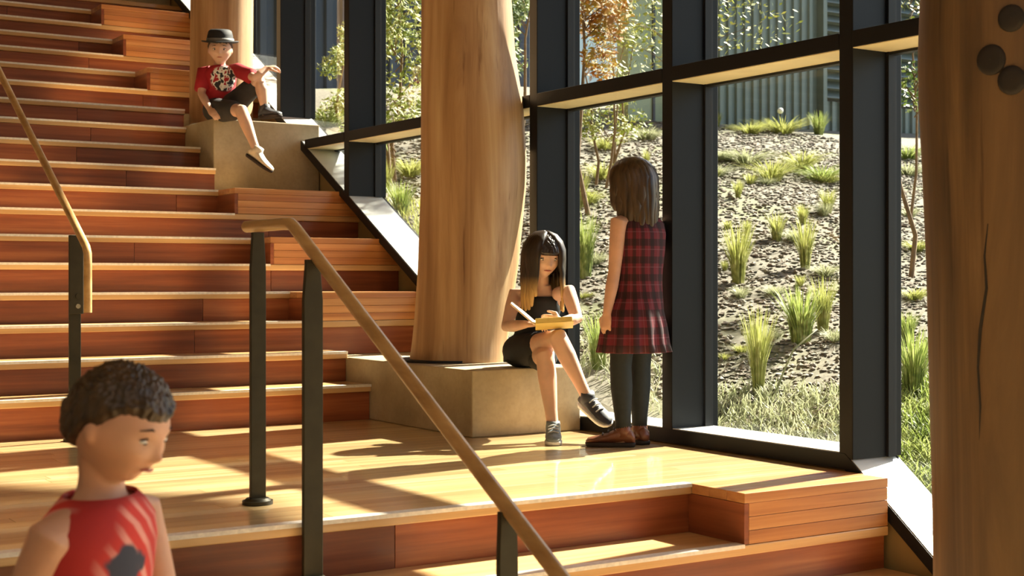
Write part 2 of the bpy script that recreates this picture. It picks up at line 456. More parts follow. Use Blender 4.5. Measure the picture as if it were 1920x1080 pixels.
# ------------------------------------------------------------------ log columns
def log_column(label, x, y, zb, zt, prof, mat, seed):
    """prof: list of (py, left px, right px) read off the picture; turned into radius and lean at real size"""
    d = x*sin(YAW)+y*cos(YAW)
    t = thing('log_column', label, 'column', (x, y, zb))
    pr = sorted([(CZ-(p[0]-523.8)/F*d, (p[1]+p[2])/2, (p[2]-p[1])/2/F*d) for p in prof])
    zz = [p[0] for p in pr]; cx = [p[1] for p in pr]; rr = [p[2] for p in pr]
    c0 = 960+F*(x*cos(YAW)-y*sin(YAW))/d
    rings = []; n = 72; m = int((zt-zb)/.04)
    for i in range(m+1):
        z = lerp(zb, zt, i/m); r = interp(zz, rr, z)*.985; off = (interp(zz, cx, z)-c0)/F*d
        c = Vector((x, y, z))+RIGHT*off
        ring = []
        for j in range(n):
            a = 2*pi*j/n
            nn = noise.noise(Vector((cos(a)*1.6, sin(a)*1.6, z*.9+seed)))*.03+noise.noise(Vector((cos(a)*5, sin(a)*5, z*.7+seed*2)))*.012
            ring.append(c+Vector((cos(a), sin(a), 0))*(r*(1+nn)))
        rings.append(ring)
    part('trunk', MB().loft(rings), mat, t, smooth=True)
    return t, (zz, cx, rr, c0, d)
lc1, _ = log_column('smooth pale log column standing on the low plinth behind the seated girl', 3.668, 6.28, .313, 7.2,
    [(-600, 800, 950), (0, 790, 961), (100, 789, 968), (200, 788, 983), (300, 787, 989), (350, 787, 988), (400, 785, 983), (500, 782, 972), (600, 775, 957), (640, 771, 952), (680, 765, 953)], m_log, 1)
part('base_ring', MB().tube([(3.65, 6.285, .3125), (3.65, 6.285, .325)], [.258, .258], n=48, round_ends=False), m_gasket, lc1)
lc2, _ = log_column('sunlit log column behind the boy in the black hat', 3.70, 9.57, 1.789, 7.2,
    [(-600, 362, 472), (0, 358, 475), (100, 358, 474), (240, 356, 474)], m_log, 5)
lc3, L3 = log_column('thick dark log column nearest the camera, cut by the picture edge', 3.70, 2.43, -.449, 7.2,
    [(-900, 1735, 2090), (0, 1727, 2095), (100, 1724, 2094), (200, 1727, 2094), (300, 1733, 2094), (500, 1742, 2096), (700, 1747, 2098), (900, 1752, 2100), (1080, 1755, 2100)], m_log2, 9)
def on_log3(px, py, out=0):
    # point on the near face of the dark log at a pixel
    r0 = Vector((sin(YAW)+(px-960)/F*cos(YAW), cos(YAW)-(px-960)/F*sin(YAW), -(py-523.8)/F))
    zz, cx, rr, c0, d = L3
    best = None
    for i in range(2000):
        t = 2.5+i*.002; p = Vector((0, 0, CZ))+r0*t
        z = p.z; c = Vector((3.70, 2.43, z))+RIGHT*((interp(zz, cx, z)-c0)/F*d)
        if (p-c).length < interp(zz, rr, z)*.985: return p, (p-c).normalized()
    return p, -r0.normalized()
for px, py, r in ((1896, 34, .034), (1858, 112, .038), (1897, 150, .036)):
    p, n = on_log3(px, py)
    q = n.to_track_quat('Z', 'Y').to_matrix()
    mb = MB(); rings = []
    for s_, h in ((1.05, -.012), (1.0, .001), (.9, .005), (.6, .007), (.3, .0075), (.02, .008)):
        rings.append([p+q @ Vector((cos(a)*r*s_, sin(a)*r*s_*1.1, h)) for a in [2*pi*k/20 for k in range(20)]])
    mb.loft(rings, cap=False)
    part('knot', mb, m_knot, lc3, smooth=True, label='dark round knot')
pts = []
for px, py in ((1852, 420), (1846, 480), (1850, 540), (1838, 620), (1834, 690), (1838, 760), (1836, 830)):
    p, n = on_log3(px, py); pts.append(p+n*-.0005)
part('crack', MB().tube(pts, [.001, .003, .004, .005, .004, .003, .001], n=6), m_knot, lc3)

# ------------------------------------------------------------------ handrails
RX = 1.788
hr = thing('handrail', 'wooden handrail on dark steel posts running down from the landing edge', 'handrail', (RX, 3.9, 0))
def rail_bar(name, pts, parent, r=.0225):
    mb = MB(); mb.tube(pts, r, n=16, round_ends=False); return part(name, mb, m_rail, parent, smooth=True)
slope = .572
A = [(RX, 4.40, .905), (RX, 4.10, .905), (RX, 4.045, .903), (RX, 4.02, .893)]
yl = 1.35
A += [(RX, y, .893-(4.02-y)*slope) for y in (3.9, 3.4, 2.8, 2.2, 1.75)]
A += [(RX, 1.70, -.44), (RX, 1.67, -.47), (RX, 1.66, -.52)]
rail_bar('rail', A, hr, .0195)
def flat_post(name, parent, y, zb, zt, w0, w1, x=RX, base=True):
    mb = MB(); hw0 = w0/2; hw1 = w1/2; R_ = RIGHT
    ring = lambda z, hw: [Vector((x, y, z))+Vector((1, 0, 0))*(sx*hw)+Vector((0, 1, 0))*(sy*.009) for sx, sy in ((-1,-1),(1,-1),(1,1),(-1,1))]
    mb.loft([ring(zb, hw0), ring(zt-.12, hw0), ring(zt-.02, hw1), ring(zt, hw1)])
    o = part(name, mb, m_post, parent, bevel=.002)
    if base:
        part('base_flange', MB().tube([(x, y, zb), (x, y, zb+.012)], .05, n=24, round_ends=False), m_post, parent, smooth=True)
        part('flange_cover', MB().tube([(x, y, zb+.012), (x, y, zb+.02)], [.044, .036], n=24, round_ends=False), m_post, parent, smooth=True)
    return o
flat_post('post', hr, 4.308, .0005, .884, .052, .040)
flat_post('post', hr, 3.86, nz(-1)+.001, .79, .062, .045, x=RX-.012)
flat_post('post', hr, 2.80, nz(-4)+.001, .185, .052, .045)
flat_post('post', hr, 1.95, nz(-5)+.001, -.30, .052, .045)
hr2 = thing('handrail', 'handrail of the upper flight ending in a vertical drop left of the landing', 'handrail', (RX, 6.3, 0))
B = [(RX, 6.225, .585), (RX, 6.225, .80), (RX, 6.227, .845), (RX, 6.25, .875)]
B += [(RX, y, .875+(y-6.25)*.5985) for y in (6.5, 7.0, 8.0, 9.0, 10, 11, 12, 13)]
rail_bar('rail', B, hr2, .018)
flat_post('post', hr2, 6.43, .0005, .93, .052, .050)
part('clamp_plate', MB().box(RX-.032, RX+.032, 6.40, 6.419, .575, .93), m_post, hr2, bevel=.003)
for z in (.61, .655):
    part('bolt', MB().tube([(RX+.006, 6.395, z), (RX+.006, 6.402, z)], .011, n=12, round_ends=False), m_chrome if z < .63 else m_post, hr2, smooth=True)
for y in (8.3, 10.2, 12.1):
    k = int((y-Y1)/TR)+1
    flat_post('post', hr2, ny(k)+.12, nz(k)+.001, .875+(ny(k)+.12-6.25)*.5985-.02, .052, .045)

# ------------------------------------------------------------------ outside: hillside
def g(x, y):
    yy = min(max(y, 2.0), 15.0)
    v = -.1+.25*(yy-5)
    dx = max(0, x-4.2)
    v += .82*(1-exp(-dx/3))/(1-exp(-2.2))
    return v+.035*noise.noise(Vector((x*.6, y*.6, 0)))*min(1, dx)
def hit(px, py):
    r0 = Vector((sin(YAW)+(px-960)/F*cos(YAW), cos(YAW)-(px-960)/F*sin(YAW), -(py-523.8)/F))
    t = 4.3/r0.x
    while t < 40:
        p = r0*t; 
        if p.z+CZ < g(p.x, p.y): break
        t += .01
    return Vector((p.x, p.y, g(p.x, p.y))), t

def soil():
    m, nt, p = M('gravel_soil'); L = nt.links
    v = coords(nt, (1, 1, 1), rnd=False)
    a = N(nt, 'TexVoronoi', Scale=26.0); L.new(v, a.inputs['Vector'])
    b = N(nt, 'TexNoise', Scale=1.1, Detail=5.0); L.new(v, b.inputs['Vector'])
    c = N(nt, 'TexNoise', Scale=40.0, Detail=3.0); L.new(v, c.inputs['Vector'])
    col = ramp(nt, c.outputs[0], [(.3, srgb(92, 88, 76)), (.5, srgb(112, 107, 94)), (.7, srgb(128, 122, 110))])
    grs = ramp(nt, c.outputs[0], [(.3, srgb(96, 102, 66)), (.7, srgb(124, 128, 88))])
    col = mixc(nt, col, grs, ramp(nt, b.outputs[0], [(.52, (0, 0, 0, 1)), (.66, (.8, .8, .8, 1))]))
    L.new(col, p.inputs['Base Color']); p.inputs['Roughness'].default_value = .95
    L.new(bump(nt, a.outputs['Distance'], .2, .006), p.inputs['Normal']); return m
m_soil = soil()
gx = [4.25+.18*i for i in range(40)]+[11.5+.8*i for i in range(24)]
gy = [-9+.5*i for i in range(18)]+[0+.18*i for i in range(100)]+[18+1.0*i for i in range(16)]
vs = [(x, y, g(x, y)) for y in gy for x in gx]; nx = len(gx)
fs = [(j*nx+i, j*nx+i+1, (j+1)*nx+i+1, (j+1)*nx+i) for j in range(len(gy)-1) for i in range(nx-1)]
gm = link('ground', mesh_from('ground', vs, fs, m_soil, True), None); tag(gm, 'gravelly hillside rising outside the window', 'hillside', kind='structure')

# stones: real little rocks, uncountable
m_stone = plain('pale_stone', srgb(138, 134, 122), .9, 0, 6, .25, rnd=False)
m_stone2 = plain('brown_stone', srgb(124, 114, 102), .9, 0, 6, .2, rnd=False)
def stones(name, mat, n, lo, hi, seed, label):
    rnd = random.Random(seed); mb = MB()
    for _ in range(n):
        d = 5.4+10.1*rnd.random()**1.45; px = rnd.uniform(640, 1800)
        l = (px-960)/F*d; x = d*sin(YAW)+l*cos(YAW); y = d*cos(YAW)-l*sin(YAW)
        if x < 4.5: continue
        r = rnd.uniform(lo, hi)*(.6+d/14); z = g(x, y)+r*.25
        ax = [rnd.uniform(.7, 1.3)*r for _ in range(3)]; a = rnd.uniform(0, pi)
        P = []
        for (sx, sy, sz) in ((1,0,0),(-1,0,0),(0,1,0),(0,-1,0),(0,0,.42),(0,0,-.42)):
            q = Vector((sx*ax[0], sy*ax[1], sz*ax[2]))+Vector((rnd.uniform(-.25, .25)*r, rnd.uniform(-.25, .25)*r, rnd.uniform(-.2, .2)*r))
            P.append((x+q.x*cos(a)-q.y*sin(a), y+q.x*sin(a)+q.y*cos(a), z+q.z))
        mb.add(P, [(4,0,2),(4,2,1),(4,1,3),(4,3,0),(5,2,0),(5,1,2),(5,3,1),(5,0,3)])
    o = part(name, mb, mat, None); tag(o, label, 'gravel', kind='stuff'); return o
stones('gravel', m_stone, 17000, .009, .020, 1, 'pale stones strewn over the hillside')
stones('gravel', m_stone2, 13000, .009, .020, 2, 'brown stones and bark chips strewn over the hillside')

# ------------------------------------------------------------------ plants
def leafm(name, a, b, c):
    m, nt, p = M(name); L = nt.links
    v = coords(nt, (1, 1, 1), rnd=False)
    n1 = N(nt, 'TexNoise', Scale=9.0, Detail=2.0); L.new(v, n1.inputs['Vector'])
    L.new(ramp(nt, n1.outputs[0], [(.35, a), (.5, b), (.65, c)]), p.inputs['Base Color'])
    p.inputs['Roughness'].default_value = .55
    tr = N(nt, 'BsdfTranslucent'); L.new(p.inputs['Base Color'].links[0].from_socket, tr.inputs[0])
    mx = N(nt, 'MixShader'); mx.inputs[0].default_value = .4; out = nt.nodes['Material Output']
    L.new(p.outputs[0], mx.inputs[1]); L.new(tr.outputs[0], mx.inputs[2]); L.new(mx.outputs[0], out.inputs[0])
    return m
m_grass_y = leafm('dry_grass', srgb(134, 140, 70), srgb(162, 166, 92), srgb(184, 184, 122))
m_grass_g = leafm('green_grass', srgb(108, 126, 60), srgb(140, 154, 80), srgb(166, 174, 112))
m_grass_s = leafm('silver_grass', srgb(130, 136, 98), srgb(158, 162, 126), srgb(180, 180, 148))
m_leaf_o = leafm('autumn_leaves', srgb(168, 112, 50), srgb(186, 148, 66), srgb(190, 176, 92))
m_leaf_y = leafm('yellow_green_leaves', srgb(116, 134, 56), srgb(150, 160, 74), srgb(182, 176, 96))
m_leaf_g = leafm('green_leaves', srgb(70, 96, 50), srgb(112, 136, 70), srgb(160, 170, 96))
m_bark = plain('thin_bark', srgb(120, 98, 74), .85, 0, 20, .3, rnd=False)

def blade(mb, p, d, h, wd, bend, rnd):
    s = Vector((-d.y, d.x, 0))*wd; q = []
    for i, t in enumerate((0, .5, .85, 1)):
        c = p+Vector((0, 0, h*t*(1-.25*bend*t)))+d*(h*bend*t*t)
        ww_ = (1, .8, .45, 0)[i]
        q.append((c-s*ww_, c+s*ww_))
    mb.add([q[0][0], q[0][1], q[1][1], q[1][0], q[2][1], q[2][0], q[3][0]], [(0,1,2,3),(3,2,4,5),(5,4,6)])
def tuft_mesh(n, h, r, spread, seed, mat, name='blades'):
    rnd = random.Random(seed); mb = MB()
    for _ in range(n):
        a = rnd.uniform(0, 2*pi); d = Vector((cos(a), sin(a), 0)); rr = r*sqrt(rnd.random())
        blade(mb, d*rr*.6, d, h*rnd.uniform(.55, 1.05), (.007+.008*rnd.random()), spread*rnd.uniform(.3, 1.1), rnd)
    return mesh_from(name, mb.v, mb.f, mat, False)
tall = [tuft_mesh(190, 1.0, .16, .38, i, m_grass_y) for i in range(3)]
tallg = [tuft_mesh(220, 1.0, .22, .4, 10+i, m_grass_g) for i in range(2)]
clump = [tuft_mesh(300, 1.0, .35, 1.1, 20+i, m) for i, m in enumerate((m_grass_s, m_grass_y, m_grass_g))]
def tuft(px, py, hpx, wpx, me, label, group=None, name='grass_tuft', cat='grass tuft'):
    p, d = hit(px, py); h = hpx/F*d; wd = wpx/F*d
    o = link(name, me, None); o.location = p-Vector((0, 0, .02)); 
    o.scale = (wd*1.5, wd*1.5, h*1.15); o.rotation_euler = (0, 0, (px*7.3+py) % 6.28)
    tag(o, label, cat, group); return o
K = [(1384, 532, 115, 75, tall[0], 'tall yellow grass tuft in the wide pane, left of its middle'),
 (1510, 503, 92, 52, tall[1], 'upright yellow tuft at the right of the wide pane, above the largest one'),
 (1421, 738, 160, 70, tall[2], 'thin tall dry tuft standing lowest in the wide pane'),
 (1502, 640, 105, 90, tallg[0], 'green tuft beside a bent pale stalk in the wide pane'),
 (1543, 622, 105, 60, tall[0], 'broad yellow tuft touching the right mullion of the wide pane'),
 (1552, 402, 50, 40, tall[1], 'small tuft near the right mullion of the wide pane at middle height'),
 (1456, 452, 55, 45, tall[2], 'faint small tuft in the middle of the wide pane'),
 (1505, 420, 40, 35, tall[0], 'small upright tuft above the middle of the wide pane'),
 (1130, 336, 36, 40, clump[1], 'round clump left of the standing girl\'s head'),
 (1086, 392, 75, 50, tall[1], 'tall tuft beside the mullion, left of the standing girl'),
 (1096, 520, 120, 60, tallg[1], 'green tuft between the seated girl and the standing girl'),
 (1122, 690, 110, 60, tallg[0], 'green tuft seen low between the two girls'),
 (1212, 262, 26, 40, clump[0], 'pale clump right above the standing girl\'s head'),
 (1384, 372, 38, 28, tall[2], 'single small upright tuft under the row of round clumps'),
 (1340, 330, 26, 46, clump[0], 'silver clump at the left edge of the wide pane'),
 (1400, 306, 30, 60, clump[0], 'second silver clump from the left in the wide pane'),
 (1447, 338, 42, 48, clump[1], 'round yellowish clump in the centre of the row'),
 (1503, 314, 34, 50, clump[1], 'round clump right of the central one'),
 (1541, 338, 34, 52, clump[2], 'dark green low clump near the right mullion'),
 (1352, 300, 22, 40, clump[0], 'pale clump behind the leftmost silver one'),
 (1345, 238, 30, 24, tall[0], 'sprig against the cladding at the left of the wide pane'),
 (1408, 250, 22, 40, clump[1], 'low clump at the foot of the cladding'),
 (1468, 250, 32, 50, clump[1], 'bushy clump at the foot of the cladding, below the white lamp'),
 (1535, 252, 42, 40, tallg[1], 'leafy plant at the foot of the louvred cladding'),
 (1713, 735, 125, 90, tallg[0], 'large bright green plant beside the dark log column'),
 (1700, 640, 60, 50, tallg[1], 'smaller green plant behind the bright green one'),
 (1703, 328, 26, 44, clump[0], 'silver clump beside the dark log column, lower'),
 (1700, 298, 28, 44, clump[2], 'green clump beside the dark log column, upper'),
 (752, 405, 70, 60, tallg[0], 'green tuft between the upper mullion and the pale log'),
 (724, 360, 60, 40, tall[0], 'yellow tuft close to the upper mullion'),
 (770, 330, 40, 44, clump[1], 'dry clump touching the pale log in the upper pane'),
 (612, 236, 30, 50, clump[2], 'green clump behind the upper glass right of the hatted boy')]
for a in K: tuft(*a)
rnd = random.Random(21)
def cells(x0, x1, y0, y1, cols, rows, pane):
    for c, cn in enumerate(cols):
        for r, rn in enumerate(rows):
            px = lerp(x0, x1, (c+rnd.uniform(.2, .8))/len(cols)); py = lerp(y0, y1, (r+rnd.uniform(.2, .8))/len(rows))
            if hit(px, py)[0].x < 4.6: continue
            me, kind = rnd.choice([(clump[0], 'silvery'), (clump[1], 'dry'), (tall[1], 'upright dry')])
            tuft(px, py, rnd.uniform(16, 34), rnd.uniform(20, 36), me, 'small %s tuft, %s, %s %s' % (kind, cn, rn, pane), 'small tufts on the gravel slope')
cells(1325, 1575, 268, 700, ['at the left edge', 'left of centre', 'at the centre', 'right of centre', 'at the right edge'], ['top of', 'upper part of', 'middle of', 'lower part of'], 'the wide pane')
cells(1078, 1232, 232, 620, ['left half', 'right half'], ['top of', 'upper part of', 'middle of', 'lower part of'], 'the pane behind the girls')
cells(1688, 1738, 345, 620, ['beside the dark log'], ['top of', 'middle of', 'lower part of'], 'the narrow pane')
# short grass at the foot of the glass: uncountable
def turf(name, n, reg, h, mat, seed, label):
    rnd = random.Random(seed); mb = MB()
    for _ in range(n):
        px, py = rnd.uniform(reg[0], reg[2]), rnd.uniform(reg[1], reg[3])
        d0 = 6.5 if py > 700 else 8
        p, d = hit(px, py)
        if p.x < 4.36: continue
        a = rnd.uniform(0, 2*pi)
        blade(mb, p-Vector((0, 0, .01)), Vector((cos(a), sin(a), 0)), h*rnd.uniform(.5, 1.2), .004, rnd.uniform(.3, 1), rnd)
    o = part(name, mb, mat, None); tag(o, label, 'grass', kind='stuff')
turf('grass', 1500, (1315, 735, 1580, 850), .10, m_grass_s, 5, 'short pale grass along the foot of the wide pane')
turf('grass', 1800, (1680, 715, 1770, 940), .10, m_grass_g, 6, 'short green grass beside the dark log column')
turf('grass', 700, (1070, 600, 1240, 800), .10, m_grass_s, 7, 'short green grass behind the two girls')
turf('grass', 1000, (700, 380, 795, 520), .12, m_grass_y, 8, 'short yellowish grass below the upper pane')

def leaf_cloud(mb, c, r, n, size, rnd):
    for _ in range(n):
        while True:
            q = Vector((rnd.uniform(-1, 1), rnd.uniform(-1, 1), rnd.uniform(-1, 1)))
            if q.length < 1: break
        p = Vector(c)+Vector((q.x*r[0], q.y*r[1], q.z*r[2]))
        u = Vector((rnd.gauss(0, 1), rnd.gauss(0, 1), rnd.gauss(0, 1))).normalized(); v = u.orthogonal().normalized()
        s = size*rnd.uniform(.6, 1.2)
        mb.add([p-u*s, p+v*s*.5, p+u*s, p-v*s*.5], [(0, 1, 2, 3)])
def tree(x, y, h, cr, zc, mat, label, n=1600, size=.03, seed=0, name='tree', stems=1, clusters=16, group='slender trees outside the glass', tr=.03):
    rnd = random.Random(seed); z = g(x, y)
    t = thing(name, label, 'tree', (x, y, z), group)
    mb = MB(); fo = MB()
    for s in range(stems):
        bx = x+rnd.uniform(-.12, .12)*(stems > 1); by = y+rnd.uniform(-.12, .12)*(stems > 1)
        top_ = Vector((bx+rnd.uniform(-.2, .2), by+rnd.uniform(-.2, .2), z+h*.93))
        pts = [tuple(Vector((bx, by, z-.05)).lerp(top_, k/5)+Vector((rnd.uniform(-.04, .04), rnd.uniform(-.04, .04), 0))) for k in range(6)]
        mb.tube(pts, [tr*(1-.75*k/5) for k in range(6)], n=8)
    for c in range(clusters):
        a = rnd.uniform(0, 2*pi); q = rnd.uniform(.15, 1)**.6
        cz = zc+rnd.uniform(-1, 1)*(h-(zc-z))*.95 if True else zc
        cc = Vector((x+cos(a)*cr*q, y+sin(a)*cr*q, min(cz, z+h)))
        b0 = Vector((x, y, max(z+.2, cc.z-.35*cr)))
        mb.tube([b0, b0.lerp(cc, .5)+Vector((0, 0, .04)), cc], [tr*.3, tr*.2, tr*.08], n=5)
        leaf_cloud(fo, cc, (cr*.48, cr*.48, cr*.45), n//clusters, size, rnd)
    part('stem', mb, m_bark, t, smooth=True)
    f = part('foliage', fo, mat, t); f['kind'] = 'stuff'
    return t
def at_px(px, d):
    l = (px-960)/F*d; return d*sin(YAW)+l*cos(YAW), d*cos(YAW)-l*sin(YAW)
def tree_px(px, d, ztop_py, zc_py, cr, mat, label, **kw):
    x, y = at_px(px, d); z = g(x, y); zt = CZ-(ztop_py-523.8)/F*d; zc = CZ-(zc_py-523.8)/F*d
    return tree(x, y, zt-z, cr, zc, mat, label, **kw)
tree_px(1098, 10.5, -160, 20, .30, m_leaf_o, 'slender tree with orange leaves behind the pane above the standing girl', n=4200, size=.030, seed=3, clusters=22, tr=.02)
tree_px(1140, 11.5, 60, 160, .28, m_leaf_s if False else m_leaf_y, 'thin multi-stemmed shrub beside the orange tree', n=1300, size=.024, seed=4, stems=4, clusters=9, tr=.014)
tree_px(742, 11.5, -120, 80, .42, m_leaf_y, 'yellow-green birch in the pane between the mullion and the pale log', n=4600, size=.030, seed=5, stems=2, clusters=24, tr=.02)
tree_px(985, 13.5, -80, 60, .30, m_leaf_g, 'green tree glimpsed just right of the pale log', n=1500, size=.03, seed=6, clusters=10, tr=.02)
tree_px(632, 14.0, 40, 150, .25, m_leaf_y, 'bushy young tree behind the upper glass right of the boy', n=1600, size=.028, seed=7, clusters=10, tr=.015)
tree_px(1288, 11.0, -260, -75, .75, m_leaf_y, 'airy tree whose lowest sprays hang into the wide pane', n=3600, size=.024, seed=8, clusters=30, tr=.013)
tree_px(1715, 9.0, 40, 130, .16, m_leaf_g, 'slim green tree beside the dark log column', n=420, size=.024, seed=9, clusters=9, tr=.018)
tree_px(1705, 10.5, -160, -60, .35, m_leaf_y, 'tree behind the dark log column, leaves showing at the top', n=800, size=.028, seed=10, clusters=12, tr=.012)
# big trees further out on the slope: they break up the sun high on the glass
for i, (x, y, hh, cr) in enumerate(()):
    z = g(x, y)
    tree(x, y, hh, cr, z+hh*.80, m_leaf_g, 'tall tree out on the hillside above the picture', n=2600, size=.075, seed=30+i, clusters=26, group='tall trees above the picture', tr=.05)

# ------------------------------------------------------------------ buildings outside
def corr(x0, x1, y, z0, z1, pitch=.16, dep=.035, name='cladding', mat=None, parent=None):
    """vertical ribbed sheet facing -Y"""
    mb = MB(); n = int((x1-x0)/pitch); prof = []
    for i in range(n):
        a = x0+i*pitch
        prof += [(a, 0), (a+pitch*.40, 0), (a+pitch*.5, -dep), (a+pitch*.88, -dep), (a+pitch*.98, 0)]
    vs = [(p[0], y+p[1], z0) for p in prof]+[(p[0], y+p[1], z1) for p in prof]; k = len(prof)
    mb.add(vs, [(i, i+1, i+1+k, i+k) for i in range(k-1)])
    mb.box(x0, x1, y+.02, y+.3, z0, z1)
    return part(name, mb, mat, parent)
m_clad = plain('grey_green_cladding', srgb(112, 124, 118), .5, .1, 2, .1, rnd=False)
m_clad2 = plain('slate_cladding', srgb(64, 72, 84), .5, .1, 2, .1, rnd=False)
m_panel = plain('pale_green_panel', srgb(158, 174, 146), .5, .0, 2, .1, rnd=False)
m_pale = plain('pale_blue_render', srgb(196, 214, 218), .6, 0, 2, .05, rnd=False)
m_path = plain('pale_paving', srgb(214, 212, 206), .8, 0, 10, .08, rnd=False)
YB = 12.0; ZB = CZ+.145*YB
bd = thing('clad_building', 'grey-green ribbed metal building with a louvred panel behind the slope', 'building', (12, YB+2, ZB-.3))
corr(10.15, 12.02, YB, ZB-.35, 4.8, .125, .028, 'ribbed_cladding', m_clad, bd)
corr(12.02, 14.8, YB, ZB-.35, CZ+.128*YB/.7305*1.0, .125, .028, 'ribbed_cladding', m_clad, bd)
lz0 = CZ+.13*YB/.7305
corr(14.0, 18, YB, lz0, 4.8, .125, .028, 'ribbed_cladding', m_clad, bd)
lv = MB(); zz = lz0
for i in range(64):
    if zz > 4.7: break
    o = part('louvre_blade', MB().prism([(YB+.03, zz+.10), (YB+.04, zz+.105), (YB-.07, zz+.012), (YB-.08, zz)], 'x', 12.06, 14.0), m_clad, bd); zz += .112
part('louvre_backing', MB().box(12.02, 14.0, YB+.06, YB+.3, lz0, 4.8), m_clad, bd)
part('corner_trim', MB().box(12.0, 12.06, YB-.09, YB+.05, ZB-.35, 4.8), m_clad, bd)
part('side_wall', MB().box(10.05, 10.15, YB-.05, YB+1.2, ZB-.5, 4.8), m_panel, bd)
part('window_panel', MB().box(9.35, 10.05, YB+.2, YB+.4, ZB-.4, 4.8), m_panel, bd)
part('panel_joint', MB().box(9.68, 9.71, YB+.18, YB+.2, ZB-.4, 4.8), m_clad2, bd)
sb = thing('slate_building', 'dark slate ribbed building beyond the upper panes', 'building', (8, 18, 3))
corr(6.2, 9.1, 17.5, CZ+.131*17.5/.9126, 5.4, .24, .05, 'ribbed_cladding', m_clad2, sb)
corr(9.1, 11.6, 17.52, CZ+.12*17.5/.85, 5.4, .24, .05, 'ribbed_cladding', m_clad2, sb)
pb = MB().box(6.0, 13.0, 16.9, 17.45, g(8, 17)-.2, CZ+.131*17.5/.9126-.02)
tag(part('terrace', pb, m_path, None, bevel=.01), 'pale paved terrace edge at the foot of the slate building', 'terrace')
far = MB().box(12.8, 24, 23, 23.3, 2, 7.5); far.prism([(22.6, 7.4), (23.6, 7.4), (23.1, 8.4)], 'x', 12.6, 24.2)
tag(part('pale_building', far, m_pale, None), 'pale blue building glimpsed between the orange tree and the cladding', 'building')
# garden lamp (white ball on a stem)
p, d = hit(1463, 246)
gl = thing('garden_lamp', 'small white ball lamp on a thin stem in front of the cladding', 'lamp', p)
zc = CZ-(208-523.8)/F*d
part('stem', MB().tube([p, (p.x, p.y, zc)], .008, n=8), m_post, gl, smooth=True)
part('ball_shade', MB().ell((p.x, p.y, zc), .034, .034, .034), plain('white_ball', srgb(240, 240, 235), .4), gl, smooth=True)
# bent pale stalk
p, d = hit(1452, 742)
ps = [world_at(px, py, d+dd) for px, py, dd in ((1455, 742, 0), (1468, 700, .05), (1488, 655, .1), (1520, 628, .15), (1532, 618, .2))]
ps[0] = p
tag(part('bent_stalk', MB().tube(ps, [.006, .005, .005, .004, .003], n=6), m_grass_s, None, smooth=True), 'pale bent stalk arching over the gravel in the wide pane', 'stalk')

# ------------------------------------------------------------------ people
def skin(name, c):
    m, nt, p = M(name); L = nt.links
    v = coords(nt, (1, 1, 1), rnd=False); n1 = N(nt, 'TexNoise', Scale=14.0, Detail=3.0); L.new(v, n1.inputs['Vector'])
    a = tuple(x*.9 for x in c[:3])+(1,); b = (min(1, c[0]*1.06), c[1]*1.02, c[2]*1.0, 1)
    L.new(ramp(nt, n1.outputs[0], [(.35, a), (.65, b)]), p.inputs['Base Color'])
    p.inputs['Roughness'].default_value = .5; p.inputs['Subsurface Weight'].default_value = .12
    p.inputs['Subsurface Radius'].default_value = (.02, .008, .004); p.inputs['Subsurface Scale'].default_value = .4
    return m
m_skin = skin('fair_skin', srgb(198, 154, 128)); m_skin2 = skin('light_skin', srgb(212, 174, 150))
m_lips = plain('lips', srgb(176, 96, 84), .45); m_white = plain('eye_white', srgb(232, 228, 220), .3)
m_iris = plain('iris', srgb(48, 34, 24), .25); m_brow = plain('eyebrow_hair', srgb(52, 36, 26), .8)

def sculpt(u):
    """unit direction -> point on a child's head in head heights; +y is the face, z up, eyes at z = 0"""
    x, y, z = u
    p = Vector((x*.375, y*.45, z*.5))
    low = sst(-.02, -.5, p.z)
    p.x *= 1-.34*low**1.3
    if p.y < 0: p.y *= 1-.42*sst(-.12, -.5, p.z); p.y *= 1.06
    else: p.y *= 1-.03*sst(.1, .5, p.z)
    if y > 0:
        G = lambda cx, cz, sx, sz: exp(-((p.x-cx)/sx)**2-((p.z-cz)/sz)**2)
        f = 0
        f -= .035*(G(.15, .0, .075, .055)+G(-.15, .0, .075, .055))
        f += .016*(G(.14, .095, .10, .035)+G(-.14, .095, .10, .035))
        f += .085*G(0, -.135, .042, .055)+.035*G(0, -.04, .032, .07)+.03*(G(.045, -.15, .025, .025)+G(-.045, -.15, .025, .025))
        f += .020*(G(.19, -.13, .09, .08)+G(-.19, -.13, .09, .08))
        f += .030*G(0, -.262, .10, .035)-.022*G(0, -.2625, .085, .009)-.015*G(0, -.325, .08, .025)
        f += .032*G(0, -.41, .09, .06)
        p.y += f
    return p
def head_into(mb, c, R, h, n=72, m=56):
    rings = []
    for i in range(m+1):
        th = pi*(i+.05)/(m+.1)
        rings.append([c+R @ (sculpt((sin(th)*sin(a), sin(th)*cos(a), -cos(th)))*h) for a in [-2*pi*k/n for k in range(n)]])
    mb.loft(rings)
    for s in (-1, 1):
        mb.ell(c+R @ Vector((s*.375*h, -.02*h, -.05*h)), .035*h, .06*h, .10*h, 12, 8, R)
def rotmat(fwd, up=(0, 0, 1)):
    f = Vector(fwd).normalized(); u = Vector(up); u = (u-f*u.dot(f)).normalized(); r = f.cross(u)
    return Matrix((r, f, u)).transposed()

